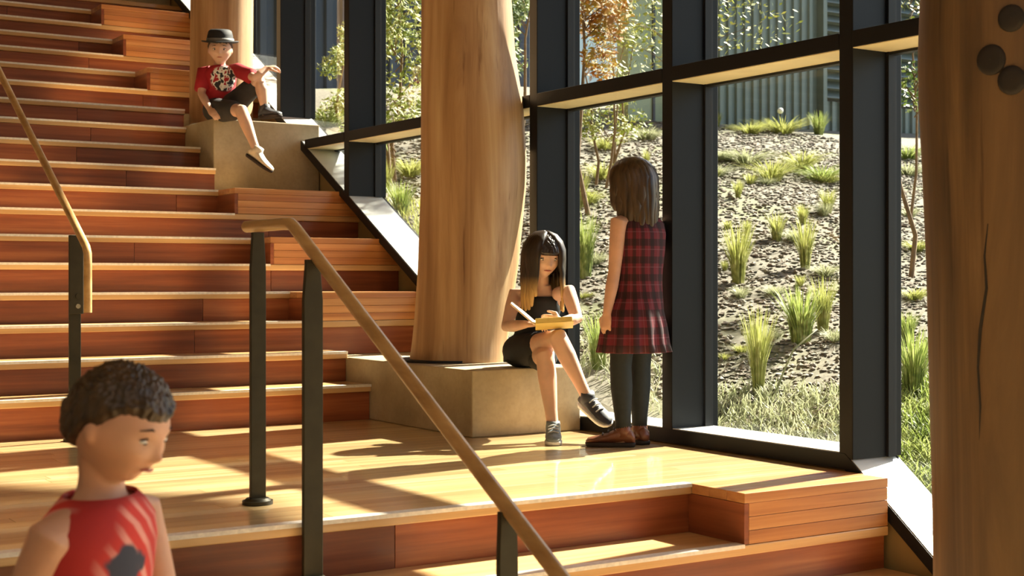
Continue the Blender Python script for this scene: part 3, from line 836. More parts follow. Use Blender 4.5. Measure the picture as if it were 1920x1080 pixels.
def hand_into(mb, w, d, nrm, side, s, curl=.5, thumb=.6, spread=1.0):
    """w wrist, d direction of the fingers, nrm back-of-hand normal, side +1/-1 where the thumb is"""
    d = Vector(d).normalized(); nrm = Vector(nrm); nrm = (nrm-d*nrm.dot(d)).normalized(); t = d.cross(nrm)*side
    L = .060*s; rings = []
    for k, (q, a, b) in enumerate(((-.012, .019, .017), (.0, .021, .0155), (.018, .028, .0145), (.042, .032, .0125), (.060, .030, .010), (.066, .024, .007))):
        c = w+d*(q*s); rings.append([c+t*(cos(x)*a*s)+nrm*(sin(x)*b*s) for x in [2*pi*k2/16 for k2 in range(16)]])
    mb.loft(rings)
    for i, (off, ln) in enumerate(((.0235, .050), (.0078, .057), (-.0078, .053), (-.0225, .042))):
        p = w+d*(.054*s)+t*(off*s); dd = (d+t*(off*1.2*spread)).normalized(); pts = [p-d*.012*s, p]; ang = 0
        for seg, f in enumerate((.44, .31, .25)):
            ang += curl*(.55, 1.0, .7)[seg]*(1+.12*i)
            v = dd*cos(ang)-nrm*sin(ang); pts.append(pts[-1]+v*(ln*f*s*1.05))
        mb.tube(pts, [.0072*s, .0072*s, .0068*s, .0062*s, .0054*s], n=10)
    p = w+d*(.014*s)+t*(.020*s); v1 = (d*.6+t*.85-nrm*.25).normalized(); v2 = (d*.95+t*.25-nrm*(.2+.6*thumb)).normalized()
    mb.tube([p-t*.006*s, p+v1*.024*s, p+v1*.024*s+v2*.022*s, p+v1*.024*s+v2*.040*s], [.0105*s, .0095*s, .0078*s, .0062*s], n=10)

def remeshed(name, mb, vox, mat, parent, smooth_it=5):
    off = root_of(parent).location
    me = mesh_from(name+'_raw', [Vector(v)-off for v in mb.v], mb.f, mat, True)
    o = bpy.data.objects.new(name+'_raw', me); COL.objects.link(o)
    bm = bmesh.new(); bm.from_mesh(me); bmesh.ops.recalc_face_normals(bm, faces=bm.faces); bm.to_mesh(me); bm.free()
    r = o.modifiers.new('r', 'REMESH'); r.mode = 'VOXEL'; r.voxel_size = vox; r.use_smooth_shade = True
    sm = o.modifiers.new('s', 'SMOOTH'); sm.factor = .5; sm.iterations = smooth_it
    dg = bpy.context.evaluated_depsgraph_get(); me2 = bpy.data.meshes.new_from_object(o.evaluated_get(dg))
    bpy.data.objects.remove(o); me2.name = name
    me2.polygons.foreach_set('use_smooth', [True]*len(me2.polygons))
    if not me2.materials: me2.materials.append(mat)
    return link(name, me2, parent)

def ering(c, r, f, a, b, n=40, pleat=0, amp=0, ph=0):
    return [c+r*(a*cos(t)*(1+amp*cos(pleat*t+ph)))+f*(b*sin(t)*(1+amp*cos(pleat*t+ph))) for t in [2*pi*k/n for k in range(n)]]
def frame_at(t, J):
    r = J['hr'].lerp(J['sr'], t).normalized(); f = J['hf'].lerp(J['sf'], t).normalized(); return r, f
def spine_pt(J, t):
    """t 0 pelvis .. 1 neck base, bent through the waist point"""
    a, b, c = J['pelvis'], J['waist'], J['neck']
    return a*(1-t)**2+b*(2*t*(1-t))+c*t*t if False else (a.lerp(b, t/.5) if t < .5 else b.lerp(c, (t-.5)/.5))

def build_body(root, J, s, mat, vox=.0042, feet=True, skin_arms=True):
    mb = MB(); rings = []
    prof = [(-.16, .050, .045), (-.08, .085, .070), (0, .100, .078), (.2, .094, .072), (.42, .082, .063), (.65, .096, .070), (.85, .108, .066), (.94, .085, .052), (1.0, .045, .042), (1.06, .036, .036)]
    for t, a, b in prof:
        r, f = frame_at(max(0, min(1, t)), J)
        ax = (J['waist']-J['pelvis']).normalized()
        p = spine_pt(J, t) if 0 <= t <= 1 else (J['pelvis']+ax*(t*.42*s) if t < 0 else J['neck']+(J['neck']-J['waist']).normalized()*((t-1)*.4*s))
        rings.append(ering(p, r, f, a*s, b*s, 28))
    mb.loft(rings)
    R = rotmat(J['face'], J.get('hup', (0, 0, 1))); hc = J['head']; h = J['hh']
    chin = hc+R @ Vector((0, -.10*h, -.34*h))
    mb.tube([J['neck']-(J['neck']-J['waist']).normalized()*.03*s, J['neck'].lerp(chin, .55), chin], [.040*s, .034*s, .036*s], n=16)
    head_into(mb, hc, R, h)
    for A in J['arms']:
        sh, el, wr = A[:3]
        mb.tube([sh.lerp(J['neck'], .35)-Vector((0, 0, .012*s)), sh, sh.lerp(el, .4), el, el.lerp(wr, .35), wr.lerp(el, .15), wr], [.036*s, .039*s, .034*s, .027*s, .028*s, .021*s, .019*s], n=16)
        hand_into(mb, wr, A[3], A[4], A[5], s*J.get('hand', 1.0), A[6] if len(A) > 6 else .45, A[7] if len(A) > 7 else .5)
    for Lg in J['legs']:
        hp, kn, an, toe = Lg
        mb.tube([hp, hp.lerp(kn, .35), hp.lerp(kn, .8), kn, kn.lerp(an, .3), kn.lerp(an, .75), an], [.070*s, .062*s, .046*s, .043*s, .043*s, .029*s, .026*s], n=18)
        dv = (toe-an).normalized(); sv = (kn-an).normalized(); uv_ = (sv-dv*sv.dot(dv)).normalized()
        if sv.z > .93: uv_ = Vector((0, 0, 1)); dv = Vector((dv.x, dv.y, 0)).normalized()
        mb.tube([an, an-uv_*.032*s, an-uv_*.036*s+dv*.06*s], [.026*s, .022*s, .016*s], n=12)
    return remeshed('body', mb, vox, mat, root)

def face_bits(root, J, closed=False):
    R = rotmat(J['face'], J.get('hup', (0, 0, 1))); c = J['head']; h = J['hh']
    W = lambda x, y, z: c+R @ (Vector((x, y, z))*h)
    for s in (-1, 1):
        surf = sculpt(Vector((s*.36, .93, 0)).normalized())
        ey = W(s*.15, surf.y-.035, 0)
        e = part('eye', MB().ell(ey, .052*h, .05*h, .036*h if not closed else .022*h, 16, 12, R), m_white, root, smooth=True)
        part('iris', MB().ell(W(s*.15, surf.y+.006, -.006 if not closed else -.012), .024*h, .012*h, .024*h if not closed else .012*h, 14, 8, R), m_iris, e, smooth=True)
        part('upper_lid', MB().tube([W(s*.15-.06, surf.y-.012, .018), W(s*.15, surf.y+.014, .034), W(s*.15+.06, surf.y-.012, .018)], [.006*h, .010*h, .006*h], n=8), m_brow, root, smooth=True)
        part('eyebrow', MB().tube([W(s*.07, surf.y+.030, .098), W(s*.14, surf.y+.028, .122), W(s*.23, surf.y-.03, .10)], [.008*h, .012*h, .005*h], n=8), m_brow, root, smooth=True)
    y0 = sculpt((0, .88, -.48)).y+.005
    part('lips', MB().tube([W(-.085, y0-.030, -.262), W(-.04, y0-.002, -.258), W(0, y0+.004, -.262), W(.04, y0-.002, -.258), W(.085, y0-.030, -.262)], [.006*h, .015*h, .016*h, .015*h, .006*h], n=10), m_lips, root, smooth=True)

def hair_cap(root, J, mat, mask, thick=.06, seed=0, name='hair', streak=.012):
    R = rotmat(J['face'], J.get('hup', (0, 0, 1))); c = J['head']; h = J['hh']; rings = []; n, m = 150, 100
    for i in range(m+1):
        th = pi*(i+.05)/(m+.1); ring = []
        for k in range(n):
            a = -2*pi*k/n; u = Vector((sin(th)*sin(a), sin(th)*cos(a), -cos(th))); p = sculpt(u)
            q = mask(p); o = lerp(-.05, thick, q)
            o += q*streak*(noise.noise(Vector((u.x*9+seed, u.z*2.5, u.y*9)))*.5+.8*noise.noise(Vector((u.x*22+seed, u.z*6, u.y*22))))+q*.012*noise.noise(Vector((u.x*3, u.y*3, u.z*3+seed)))
            nrm = Vector((u.x, u.y, u.z)).normalized()
            ring.append(c+R @ ((p+nrm*o)*h))
        rings.append(ring)
    return part(name, MB().loft(rings), mat, root, smooth='all')
def boy_mask(p):
    # short hair: crown, back and sides above the ears
    line = .17 if p.y > .22 else lerp(-.02, .17, sst(-.02, .22, p.y))
    if p.y < -.05: line = lerp(-.02, -.30, sst(-.05, -.25, p.y))
    line += .035*noise.noise(Vector((p.x*14, p.y*14, 3)))
    return sst(line-.05, line+.10, p.z)
def hairm(name, c0, c1, tip=None, z0=0, z1=1):
    m, nt, p = M(name); L = nt.links
    v = coords(nt, (60, 60, 4), rnd=False); n1 = N(nt, 'TexNoise', Scale=1.0, Detail=3.0); L.new(v, n1.inputs['Vector'])
    col = ramp(nt, n1.outputs[0], [(.3, c0), (.7, c1)])
    if tip:
        tc = N(nt, 'TexCoord'); sx = N(nt, 'SeparateXYZ'); L.new(tc.outputs['Object'], sx.inputs[0])
        mr = N(nt, 'MapRange'); mr.inputs[1].default_value = z0; mr.inputs[2].default_value = z1; L.new(sx.outputs[2], mr.inputs[0])
        col = mixc(nt, tip, col, mr.outputs[0])
    L.new(col, p.inputs['Base Color']); p.inputs['Roughness'].default_value = .38
    L.new(bump(nt, n1.outputs[0], .4, .003), p.inputs['Normal']); return m
def locks(root, J, mat, specs, s, seed=0, name='hair_lock'):
    """long hair: overlapping locks from the crown over the head and down, joined into one mesh"""
    R = rotmat(J['face'], J.get('hup', (0, 0, 1))); c = J['head']; h = J['hh']; rnd = random.Random(seed); mb = MB()
    for az, drop, outw in specs:
        a = radians(az); pts = []; rad = []
        for th in (12, 30, 50, 70, 88):
            t = radians(th); u = Vector((sin(t)*sin(a), sin(t)*cos(a), cos(t))); p = sculpt(u)
            pts.append(c+R @ ((p+u*.075)*h)); rad.append((.020, .030, .034, .034, .032)[len(rad)]*s)
        last = pts[-1]; od = R @ Vector((sin(a), cos(a), 0)); od.z = 0
        for k in range(1, 6):
            q = k/5; pts.append(last+Vector((0, 0, -drop*q))+od*(outw*sin(q*2.2)*.8)+Vector((rnd.uniform(-.004, .004), rnd.uniform(-.004, .004), 0)))
            rad.append(lerp(.031, .013, q**1.6)*s)
        mb.tube(pts, rad, n=10, flat=.55, side=R @ Vector((cos(a), -sin(a), 0)))
    return part(name, mb, mat, root, smooth='all')

def cloth(name, rings, mat, root, thick=.005, label=None, cap=False):
    mb = MB().loft(rings, cap=cap); o = part(name, mb, mat, root, smooth='all', label=label)
    so = o.modifiers.new('solid', 'SOLIDIFY'); so.thickness = thick; so.offset = 0
    return o
def shoe(root, ankle, toe, up, s, m_up, m_sole, label=None, high=0.0, laces=None):
    """foot direction from below the ankle to the toe"""
    ankle = Vector(ankle); toe = Vector(toe); d = (toe-ankle); up = Vector(up).normalized(); d = (d-up*d.dot(up)).normalized(); r = d.cross(up)
    base = ankle-up*(.062*s)
    Lf = .20*s; heel = base-d*.052*s
    sec = [(.0, .020, .040), (.02, .030, .066), (.06, .033, .078), (.10, .034, .070), (.15, .037, .050), (.20, .039, .038), (.235, .036, .032), (.262, .026, .026), (.275, .010, .014)]
    rings = []
    for t, w_, hh in sec:
        c = heel+d*(t*.80*s); ring = []
        for k in range(20):
            a = 2*pi*k/20; x = cos(a)*w_*s; z = sin(a)
            z = (z*.5+.5)**.8*hh*s+.012*s if z > -.99 else .012*s
            ring.append(c+r*(x*(1 if sin(a) < .3 else (1-.35*sst(.3, 1, sin(a)))))+up*z)
        rings.append(ring)
    o = part('shoe', MB().loft(rings), m_up, root, smooth='all', label=label)
    rings = []
    for zz, e in ((0, .96), (.004, 1.0), (.016, 1.02), (.019, .98)):
        ring = []
        out = [(t, w_) for t, w_, _ in sec]
        poly = [(t*.80*s, w_*s*1.04) for t, w_ in out]+[(t*.80*s, -w_*s*1.04) for t, w_ in reversed(out)]
        cx = .10*s
        rings.append([heel+d*((x-cx)*e+cx)+r*(y*e)+up*(zz*s) for x, y in poly])
    part('sole', MB().loft(rings), m_sole, o, smooth='all')
    if laces:
        lb = MB()
        for k in range(3):
            c = heel+d*((.105+.028*k)*s*.9)+up*((.084-.012*k)*s)
            lb.tube([c-r*.022*s-up*.006*s, c, c+r*.022*s-up*.006*s], .0035*s, n=6)
        part('laces', lb, laces, o, smooth='all')
    mb = MB(); ax = up
    mb.tube([base+up*.045*s, base+up*.07*s, base+up*(.098+high)*s], [.036*s, .036*s, .032*s], n=18, round_ends=False)
    part('collar', mb, m_up, o, smooth='all')
    return o

m_jet = plain('black_cloth', srgb(20, 20, 22), .8, 0, 40, .2); m_navy = plain('dark_leggings', srgb(24, 30, 34), .8, 0, 40, .2)
m_hairb = hairm('dark_hair', srgb(20, 14, 10), srgb(46, 32, 22)); m_hairs = hairm('brown_hair', srgb(38, 26, 16), srgb(78, 58, 36))

# ---- plaid
def plaid():
    m, nt, p = M('red_plaid'); L = nt.links
    tc = N(nt, 'TexCoord'); sx = N(nt, 'SeparateXYZ'); L.new(tc.outputs['Object'], sx.inputs[0])
    at = N(nt, 'Math', operation='ARCTAN2'); L.new(sx.outputs[1], at.inputs[0]); L.new(sx.outputs[0], at.inputs[1])
    def stripes(src, f):
        a = N(nt, 'Math', operation='MULTIPLY'); a.inputs[1].default_value = f; L.new(src, a.inputs[0])
        b = N(nt, 'Math', operation='FRACT'); L.new(a.outputs[0], b.inputs[0])
        return (ramp(nt, b.outputs[0], [(.0, (1, 1, 1, 1)), (.38, (1, 1, 1, 1)), (.42, (.22, .22, .3, 1)), (.78, (.22, .22, .3, 1)), (.82, (1, 1, 1, 1))]),
                ramp(nt, b.outputs[0], [(.16, (0, 0, 0, 1)), (.18, (1, 1, 1, 1)), (.22, (1, 1, 1, 1)), (.24, (0, 0, 0, 1))]))
    d1, l1 = stripes(sx.outputs[2], 13.0); d2, l2 = stripes(at.outputs[0], 2.1)
    c = mixc(nt, srgb(98, 17, 32), d1, .85, 'MULTIPLY'); c = mixc(nt, c, d2, .85, 'MULTIPLY')
    ln = mixc(nt, l1, l2, 1.0, 'ADD'); c = mixc(nt, c, srgb(120, 84, 96), mixc(nt, (0, 0, 0, 1), ln, .3))
    L.new(c, p.inputs['Base Color']); p.inputs['Roughness'].default_value = .85; return m
m_plaid = plaid()
m_brown = plain('brown_leather', srgb(110, 64, 40), .4, 0, 30, .2); m_brsole = plain('dark_sole', srgb(40, 30, 24), .7)

# ================= girl in plaid, standing, seen from behind
C = Vector((3.80, 4.93, 0))
g1 = thing('person', 'girl in red plaid sleeveless dress and dark leggings standing with her back turned', 'person', C)
J = {}
J['hr'] = Vector((.99, .14, 0)); J['hf'] = Vector((-.14, .99, 0)); J['sr'] = Vector((.985, .17, 0)); J['sf'] = Vector((-.17, .985, 0))
J['pelvis'] = Vector((3.815, 4.93, .62)); J['waist'] = Vector((3.835, 4.93, .79)); J['neck'] = Vector((3.845, 4.945, 1.025))
J['head'] = Vector((3.825, 4.965, 1.148)); J['face'] = Vector((-.42, .86, -.25)); J['hh'] = .20
ls, rs = J['neck']+Vector((-.122, -.02, -.045)), J['neck']+Vector((.105, .02, -.045))
lh = world_at(1136, 606, 6.10)
J['arms'] = [(ls, world_at(1152, 510, 6.14), world_at(1138, 588, 6.11), Vector((-.08, .05, -1)), Vector((-1, -.15, 0)), 1, .5, .4),
             (rs, Vector((3.955, 4.985, .80)), Vector((3.935, 5.04, .62)), Vector((0, .15, -1)), Vector((1, .1, 0)), -1, .5, .4)]
J['legs'] = [(Vector((3.755, 4.93, .60)), Vector((3.745, 4.94, .345)), Vector((3.745, 4.92, .0612)), Vector((3.66, 4.99, .03))),
             (Vector((3.870, 4.95, .60)), Vector((3.872, 4.965, .345)), Vector((3.865, 4.96, .0612)), Vector((3.872, 5.09, .03)))]
build_body(g1, J, 1.0, m_skin)
face_bits(g1, J)
rings = []
for t, a, b, pl_, am in ((-.62, .168, .140, 14, .055), (-.5, .158, .13, 14, .05), (-.3, .142, .118, 14, .035), (-.08, .122, .10, 14, .02), (.1, .104, .084, 14, .006), (.28, .096, .077, 0, 0), (.45, .094, .074, 0, 0), (.65, .104, .08, 0, 0), (.80, .110, .082, 0, 0), (.90, .106, .074, 0, 0), (.965, .080, .062, 0, 0), (1.0, .056, .052, 0, 0)):
    r, f = frame_at(max(0, t), J)
    p = spine_pt(J, t) if t >= 0 else J['pelvis']+Vector((-.004, -.0, t*.335))
    q_ = 1.16 if t > 0 else lerp(1.04, 1.16, sst(-.6, 0, t))
    if t > .93: q_ = 1.05
    rings.append(ering(p+Vector((.012, 0, 0))*(t > 0), r, f, a*q_, b*q_, 112, pl_, am))
cloth('dress', rings, m_plaid, g1)
# back collar bow
part('collar_bow', MB().ell(J['neck']+Vector((-.028, -.062, .0)), .03, .012, .016).ell(J['neck']+Vector((.012, -.062, .0)), .03, .012, .016), m_plaid, g1, smooth='all')
for hp, kn, an, toe in J['legs']:
    mb = MB(); P = [hp+Vector((0, 0, -.02)), hp.lerp(kn, .4), hp.lerp(kn, .8), kn, kn.lerp(an, .3), kn.lerp(an, .75), an+Vector((0, 0, .01))]
    mb.tube(P, [.072, .062, .050, .047, .048, .036, .033], n=20, round_ends=False)
    part('legging', mb, m_navy, g1, smooth='all')
    shoe(g1, an, toe, (0, 0, 1), .98, m_brown, m_brsole, high=.0, laces=m_brsole)
def girl_mask(p):
    line = .20 if p.y > .2 else lerp(-.45, .20, sst(-.02, .2, p.y))
    return sst(line-.03, line+.06, p.z)
hair_cap(g1, J, m_hairs, girl_mask, .075, 3)
locks(g1, J, m_hairs, [(az, rdrop, .01) for az, rdrop in [(60, .10), (75, .14), (90, .17), (105, .19), (118, .2), (131, .2), (144, .21), (157, .2), (170, .21), (183, .2), (196, .21), (209, .2), (222, .2), (235, .2), (248, .19), (262, .17), (277, .14), (292, .1)]], 1.0, 4)

# ================= seated girl with the book
m_sneak = plain('grey_sneaker', srgb(120, 130, 134), .6, 0, 30, .25); m_wsole = plain('pale_sole', srgb(206, 206, 200), .6); m_dsneak = plain('dark_sneaker', srgb(58, 60, 66), .6, 0, 30, .25)
pv = Vector((3.725, 5.66, .378))
g2 = thing('person', 'seated girl in a black sleeveless outfit, legs crossed, holding a book open', 'person', (3.725, 5.66, .32))
J = {}
J['pelvis'] = pv; J['waist'] = world_at(1003, 618, 6.76); J['neck'] = world_at(1017, 543, 6.68)
J['hr'] = Vector((.97, -.20, 0)); J['hf'] = Vector((-.20, -.97, 0)); J['sr'] = Vector((.93, -.36, 0)); J['sf'] = Vector((-.30, -.90, -.1))
# her own right is image left; ring axes only need to span the chest
J['head'] = world_at(1019, 481, 6.62); J['face'] = (RIGHT*.30-FWD*.92-UP*.20); J['hh'] = .20; J['hup'] = UP+RIGHT*.04
sR = world_at(966, 553, 6.74); sL = world_at(1066, 548, 6.60)
book_c = world_at(1018, 600, 6.40)
J['arms'] = [(sR, world_at(950, 613, 6.62), world_at(985, 608, 6.44), RIGHT*1+UP*.1-FWD*.1, UP*1-FWD*.3, -1, .55, .4),
             (sL, world_at(1082, 598, 6.50), world_at(1052, 603, 6.40), -RIGHT*1+UP*.1, UP*.3-FWD*1, 1, .6, .3)]
kR = world_at(1046, 632, 6.40); aR = world_at(1102, 748, 6.36)
kL = world_at(1022, 668, 6.43); aL = world_at(1037, 795, 6.34); aL.z = .0595
J['legs'] = [(world_at(978, 662, 6.74), kR, aR, world_at(1136, 775, 6.27)),
             (world_at(1014, 664, 6.70), kL, aL, world_at(1038, 822, 6.20))]
build_body(g2, J, 1.0, m_skin2)
face_bits(g2, J, closed=True)
rings = []
for t, a, b in ((-.12, .112, .09), (0, .112, .088), (.2, .102, .080), (.42, .091, .071), (.62, .101, .078), (.76, .104, .079), (.86, .088, .074), (.93, .066, .066)):
    r, f = frame_at(max(0, t), J)
    p = spine_pt(J, t) if t >= 0 else J['pelvis']+Vector((0, 0, t*.35))
    rings.append(ering(p, r, f, a, b, 48))
cloth('top', rings, m_jet, g2)
mb = MB()
for hp, kn, an, toe in J['legs']:
    mb.tube([hp+Vector((0, .02, .01)), hp.lerp(kn, .25), hp.lerp(kn, .42)], [.082, .078, .072], n=20)
part('shorts', mb, m_jet, g2, smooth='all')
upL = Vector((0, 0, 1))
shoe(g2, aL, J['legs'][1][3], upL, .95, m_sneak, m_wsole, laces=m_wsole, label='pale grey sneaker flat on the floor')
dd = (J['legs'][0][3]-aR).normalized(); shin = (kR-aR).normalized(); upR = (shin-dd*shin.dot(dd)).normalized()
shoe(g2, aR, J['legs'][0][3], upR, .95, m_dsneak, m_wsole, laces=m_wsole, label='dark grey sneaker of the leg swung over')
zt = J['head'].z-.32
m_hair2 = hairm('dark_hair_blond_tips', srgb(22, 16, 12), srgb(50, 36, 26), srgb(196, 156, 92), .66-.32-.02, .745-.32)
def bang_mask(p):
    line = .10 if p.y > .15 else lerp(-.5, .10, sst(-.05, .15, p.y))
    return sst(line-.03, line+.05, p.z)
hair_cap(g2, J, m_hair2, bang_mask, .085, 9, streak=.02)
locks(g2, J, m_hair2, [(az, dr, ow) for az, dr, ow in [(48, .17, .0), (58, .22, .0), (70, .24, .0), (84, .25, .005), (98, .25, .01), (114, .22, .01), (130, .2, .01), (146, .2, .01), (162, .2, .01), (180, .2, .01), (198, .2, .01), (214, .2, .01), (230, .2, .01), (246, .22, .01), (262, .25, .01), (276, .25, .005), (290, .24, 0), (302, .22, 0), (312, .17, 0)]], .85, 5)
# the open book
bk = thing('book', 'open yellow book held in the seated girl\'s hands', 'book', book_c-Vector((0, 0, .02)))
m_cover = plain('yellow_page_block', srgb(222, 196, 110), .6, 0, 40, .06); m_page = plain('book_page', srgb(220, 196, 168), .6, 0, 40, .05)
sp = world_at(1004, 607, 6.35)
def slab(a, wdir, ddir, ln, dp, th):
    wdir = Vector(wdir).normalized(); ddir = Vector(ddir); ddir = (ddir-wdir*ddir.dot(wdir)).normalized(); n_ = wdir.cross(ddir)
    return MB().obox(a+wdir*ln/2+ddir*dp*0, wdir*ln/2, ddir*dp/2, n_*th/2)
part('right_pages', slab(sp, RIGHT*1+UP*.06, -FWD+UP*.28, .165, .12, .020), m_cover, bk, bevel=.003)
part('left_pages', slab(sp, -RIGHT*.72+UP*.62, -FWD-UP*.1, .145, .12, .008), m_page, bk, bevel=.002)
part('cover', slab(sp-Vector((0, 0, .013)), RIGHT*1+UP*.06, -FWD+UP*.28, .170, .126, .004), m_cover, bk)

# ================= boy in the black hat on the upper plinth
m_red = None
def graphic_shirt(name, base, spot, c, rad, ns, alt):
    m, nt, p = M(name); L = nt.links
    tc = N(nt, 'TexCoord'); vd = N(nt, 'VectorMath', operation='DISTANCE'); L.new(tc.outputs['Object'], vd.inputs[0]); vd.inputs[1].default_value = c
    n1 = N(nt, 'TexNoise', Scale=ns, Detail=1.5); L.new(tc.outputs['Object'], n1.inputs['Vector'])
    pat = ramp(nt, n1.outputs[0], [(.44, alt), (.47, spot), (.56, spot), (.60, base)])
    ms = N(nt, 'MapRange'); ms.inputs[1].default_value = rad*.85; ms.inputs[2].default_value = rad; L.new(vd.outputs['Value'], ms.inputs[0])
    L.new(mixc(nt, pat, base, ms.outputs[0]), p.inputs['Base Color']); p.inputs['Roughness'].default_value = .8
    return m
PB = Vector((3.475, 9.10, 1.79))
bh = thing('person', 'boy in a black hat and red T-shirt sitting on the taller plinth, one leg dangling', 'person', PB)
D = 9.30
J = {}
J['pelvis'] = world_at(414, 203, D+.12); J['waist'] = world_at(410, 170, D+.14); J['neck'] = world_at(412, 124, D+.10)
J['hr'] = RIGHT.copy(); J['hf'] = -FWD; J['sr'] = RIGHT*.97-FWD*.1; J['sf'] = -FWD
J['head'] = world_at(413, 93, D+.06); J['face'] = (RIGHT*.12-FWD*.95-UP*.12); J['hh'] = .20
s_ = 1.0
J['arms'] = [(world_at(382, 136, D+.12), world_at(378, 176, D+.06), world_at(394, 206, D-.06), RIGHT*.5-UP*.4-FWD*.5, -FWD+UP*.5, -1, .35, .2),
             (world_at(446, 132, D+.06), world_at(478, 146, D-.08), world_at(500, 128, D-.02), RIGHT*.8+UP*.15+FWD*.2, UP*1-FWD*.4, 1, .7, .4)]
J['legs'] = [(world_at(404, 208, D+.08), world_at(452, 207, D-.22), world_at(482, 285, D-.28), world_at(512, 306, D-.33)),
             (world_at(430, 204, D+.10), world_at(487, 150, D-.02), world_at(497, 207, D-.00), world_at(526, 214, D-.12))]
build_body(bh, J, .98, m_skin2, .0048)
face_bits(bh, J)
hair_cap(bh, J, m_hairs, boy_mask, .045, 8)
lc = J['waist'].lerp(J['neck'], .42)+RIGHT*.045-FWD*.08-PB
m_tee = graphic_shirt('red_tee_with_print', srgb(160, 22, 34), srgb(226, 224, 218), lc, .092, 30, srgb(40, 36, 38))
rings = []
for t, a, b in ((-.14, .118, .098), (0, .118, .094), (.2, .112, .086), (.45, .106, .08), (.65, .112, .084), (.82, .118, .080), (.91, .104, .070), (.97, .072, .058), (1.0, .054, .05)):
    r, f = frame_at(max(0, t), J)
    p = spine_pt(J, t) if t >= 0 else J['pelvis']+Vector((0, 0, t*.3))
    rings.append(ering(p, r, f, a, b, 48))
cloth('shirt', rings, m_tee, bh)
for A in J['arms']:
    sh, el = A[0], A[1]
    e2 = sh.lerp(el, .8); q = sh.lerp(J['neck'], .35)
    mb = MB().tube([q-Vector((0, 0, .015)), sh, sh.lerp(el, .4), e2], [.045, .050, .048, .052], n=20, round_ends=False)
    part('sleeve', mb, m_tee, bh, smooth='all')
mb = MB()
for hp, kn, an, toe in J['legs']:
    mb.tube([hp+Vector((0, 0, .005)), hp.lerp(kn, .35), hp.lerp(kn, .7)], [.085, .074, .066], n=20)
part('shorts', mb, plain('charcoal_shorts', srgb(52, 50, 50), .8, 0, 20, .2), bh, smooth='all')
m_cream = plain('cream_shoe', srgb(214, 202, 180), .6, 0, 30, .1)
for i, (hp, kn, an, toe) in enumerate(J['legs']):
    dd = (toe-an).normalized(); shin = (kn-an).normalized(); upv = (shin-dd*shin.dot(dd)).normalized() if i == 0 else Vector((0, 0, 1))
    if i == 0: shoe(bh, an, toe, upv, .98, m_cream, m_brsole, label='cream shoe of the dangling leg')
    else: shoe(bh, Vector((an.x, an.y, 1.789+.062*.98)), Vector((toe.x, toe.y, 1.80)), upv, .98, m_dsneak, m_brsole, label='dark shoe resting on the plinth')
# hat
R = rotmat(J['face']); hc = J['head']; h = J['hh']
m_hat = plain('black_felt', srgb(24, 24, 26), .75, 0, 40, .2); m_band = plain('grey_hat_band', srgb(120, 120, 118), .7)
def hring(z, a, b, wob=0): return [hc+R @ Vector((a*h*cos(t), b*h*sin(t)-.01*h, z*h+wob*h*abs(cos(t))**2)) for t in [2*pi*k/40 for k in range(40)]]
ht = part('hat', MB().loft([hring(.20, .60, .66, .05), hring(.22, .62, .68, .06), hring(.24, .58, .64, .05), hring(.235, .46, .53, 0), hring(.26, .44, .51), hring(.45, .42, .49), hring(.60, .38, .44), hring(.66, .30, .36), hring(.645, .15, .22)]), m_hat, bh, smooth='all', label='black brimmed hat with a grey band')
part('hat_band', MB().loft([hring(.245, .450, .52), hring(.25, .462, .532), hring(.36, .452, .522), hring(.365, .43, .50)], cap=False), m_band, ht, smooth='all')

# ================= boy walking past in front
D = 2.35
foot = Vector((.70, 2.30, nz(-5)))
fb = thing('person', 'brown-haired boy in a red sleeveless top walking past in front, head lowered', 'person', foot)
J = {}
fw = (RIGHT*.96-FWD*.22).normalized(); sd = fw.cross(UP)        # his right side faces the camera
J['pelvis'] = world_at(150, 1315, D+.03); J['waist'] = world_at(160, 1150, D+.02); J['neck'] = world_at(188, 925, D+.02)
J['hr'] = sd.copy(); J['hf'] = fw.copy(); J['sr'] = (sd-UP*.06).normalized(); J['sf'] = (fw+UP*.0).normalized()
J['head'] = world_at(224, 796, D); J['face'] = (fw*.92-UP*.34-FWD*.12); J['hh'] = .19; J['hup'] = UP+fw*.2
shR = J['neck']+sd*.118-UP*.055-fw*.02; shL = J['neck']-sd*.118-UP*.045+fw*.01
J['arms'] = [(shR, shR-UP*.21-fw*.10, shR-UP*.40-fw*.02, -UP*1+fw*.15, sd*1.0, -1, .5, .4),
             (shL, shL-UP*.21+fw*.06, shL-UP*.34+fw*.22, fw*.8-UP*.5, -sd*1.0+UP*.2, 1, .5, .4)]
pvz = J['pelvis']
hR = pvz+sd*.065-UP*.02; hL = pvz-sd*.065-UP*.02; gz = nz(-5)
J['legs'] = [(hR, hR+fw*.11-UP*.335, Vector((hR.x, hR.y, gz+.0672))+fw*.16, Vector((hR.x, hR.y, gz+.03))+fw*.30),
             (hL, hL-fw*.03-UP*.335, Vector((hL.x, hL.y, gz+.0672))-fw*.22, Vector((hL.x, hL.y, gz+.03))-fw*.09)]
build_body(fb, J, 1.0, m_skin, .0042)
face_bits(fb, J, closed=True)
hair_cap(fb, J, m_hairs, boy_mask, .052, 12, streak=.035)
m_chk = None
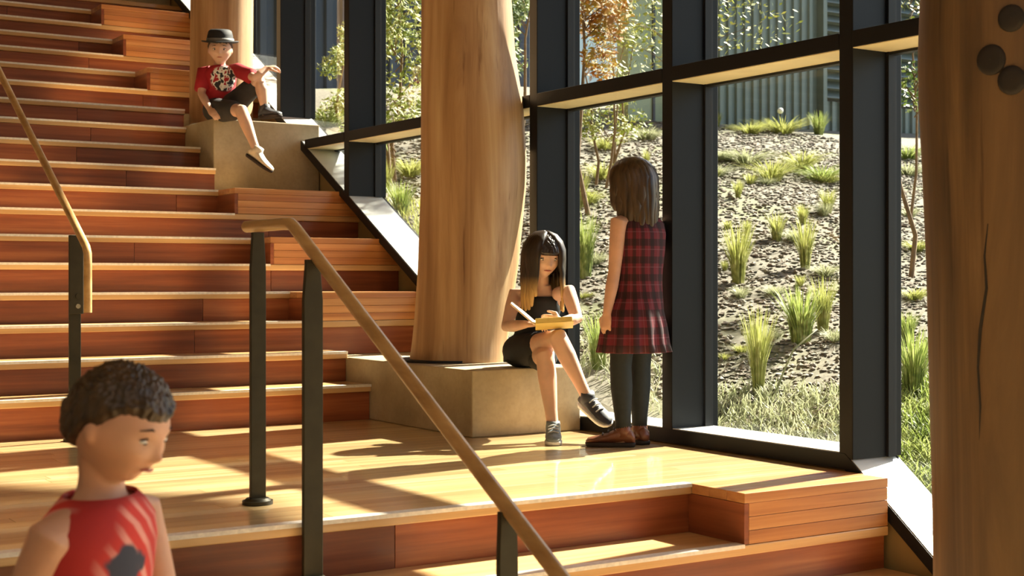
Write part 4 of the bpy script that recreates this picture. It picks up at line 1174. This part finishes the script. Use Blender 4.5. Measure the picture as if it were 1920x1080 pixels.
def checks():
    m, nt, p = M('red_checked_top'); L = nt.links
    v = coords(nt, (1, 1, 1), rnd=False)
    w1 = N(nt, 'TexWave', Scale=11.0, Distortion=1.5); w1.bands_direction = 'DIAGONAL'; L.new(v, w1.inputs['Vector'])
    n1 = N(nt, 'TexNoise', Scale=7.0, Detail=1.0); L.new(v, n1.inputs['Vector'])
    c = ramp(nt, w1.outputs[0], [(.3, srgb(200, 52, 44)), (.55, srgb(206, 70, 60)), (.8, srgb(222, 150, 140))])
    c = mixc(nt, c, srgb(172, 40, 38), ramp(nt, n1.outputs[0], [(.42, (0, 0, 0, 1)), (.58, (1, 1, 1, 1))]))
    tc = N(nt, 'TexCoord'); vd = N(nt, 'VectorMath', operation='DISTANCE'); L.new(tc.outputs['Object'], vd.inputs[0]); vd.inputs[1].default_value = tuple(J['waist'].lerp(J['neck'], .47)+fw*.095+sd*.05-foot)
    n3 = N(nt, 'TexNoise', Scale=22.0, Detail=2.0); L.new(v, n3.inputs['Vector']); ad = N(nt, 'Math', operation='MULTIPLY_ADD'); ad.inputs[1].default_value = .09; L.new(n3.outputs[0], ad.inputs[0]); L.new(vd.outputs['Value'], ad.inputs[2])
    c = mixc(nt, srgb(52, 56, 74), c, ramp(nt, ad.outputs[0], [(.078, (0, 0, 0, 1)), (.09, (1, 1, 1, 1))]))
    L.new(c, p.inputs['Base Color']); p.inputs['Roughness'].default_value = .8; return m
m_chk = checks()
rings = []
for t, a, b in ((-.1, .122, .100), (0, .122, .098), (.2, .114, .09), (.45, .108, .084), (.65, .114, .088), (.80, .118, .086), (.89, .112, .078), (.95, .090, .064), (1.0, .060, .054)):
    r, f = frame_at(max(0, t), J)
    p = spine_pt(J, t) if t >= 0 else J['pelvis']+Vector((0, 0, t*.35))
    rings.append(ering(p, r, f, a*1.08, b*1.08, 56))
cloth('top', rings, m_chk, fb)
mb = MB()
for hp, kn, an, toe in J['legs']:
    mb.tube([hp+UP*.03, hp.lerp(kn, .4), hp.lerp(kn, .95)], [.098, .088, .078], n=20)
    shoe(fb, an, toe, (0, 0, 1), 1.08, m_dsneak, m_wsole, laces=m_wsole)
part('shorts', mb, m_navy, fb, smooth='all')
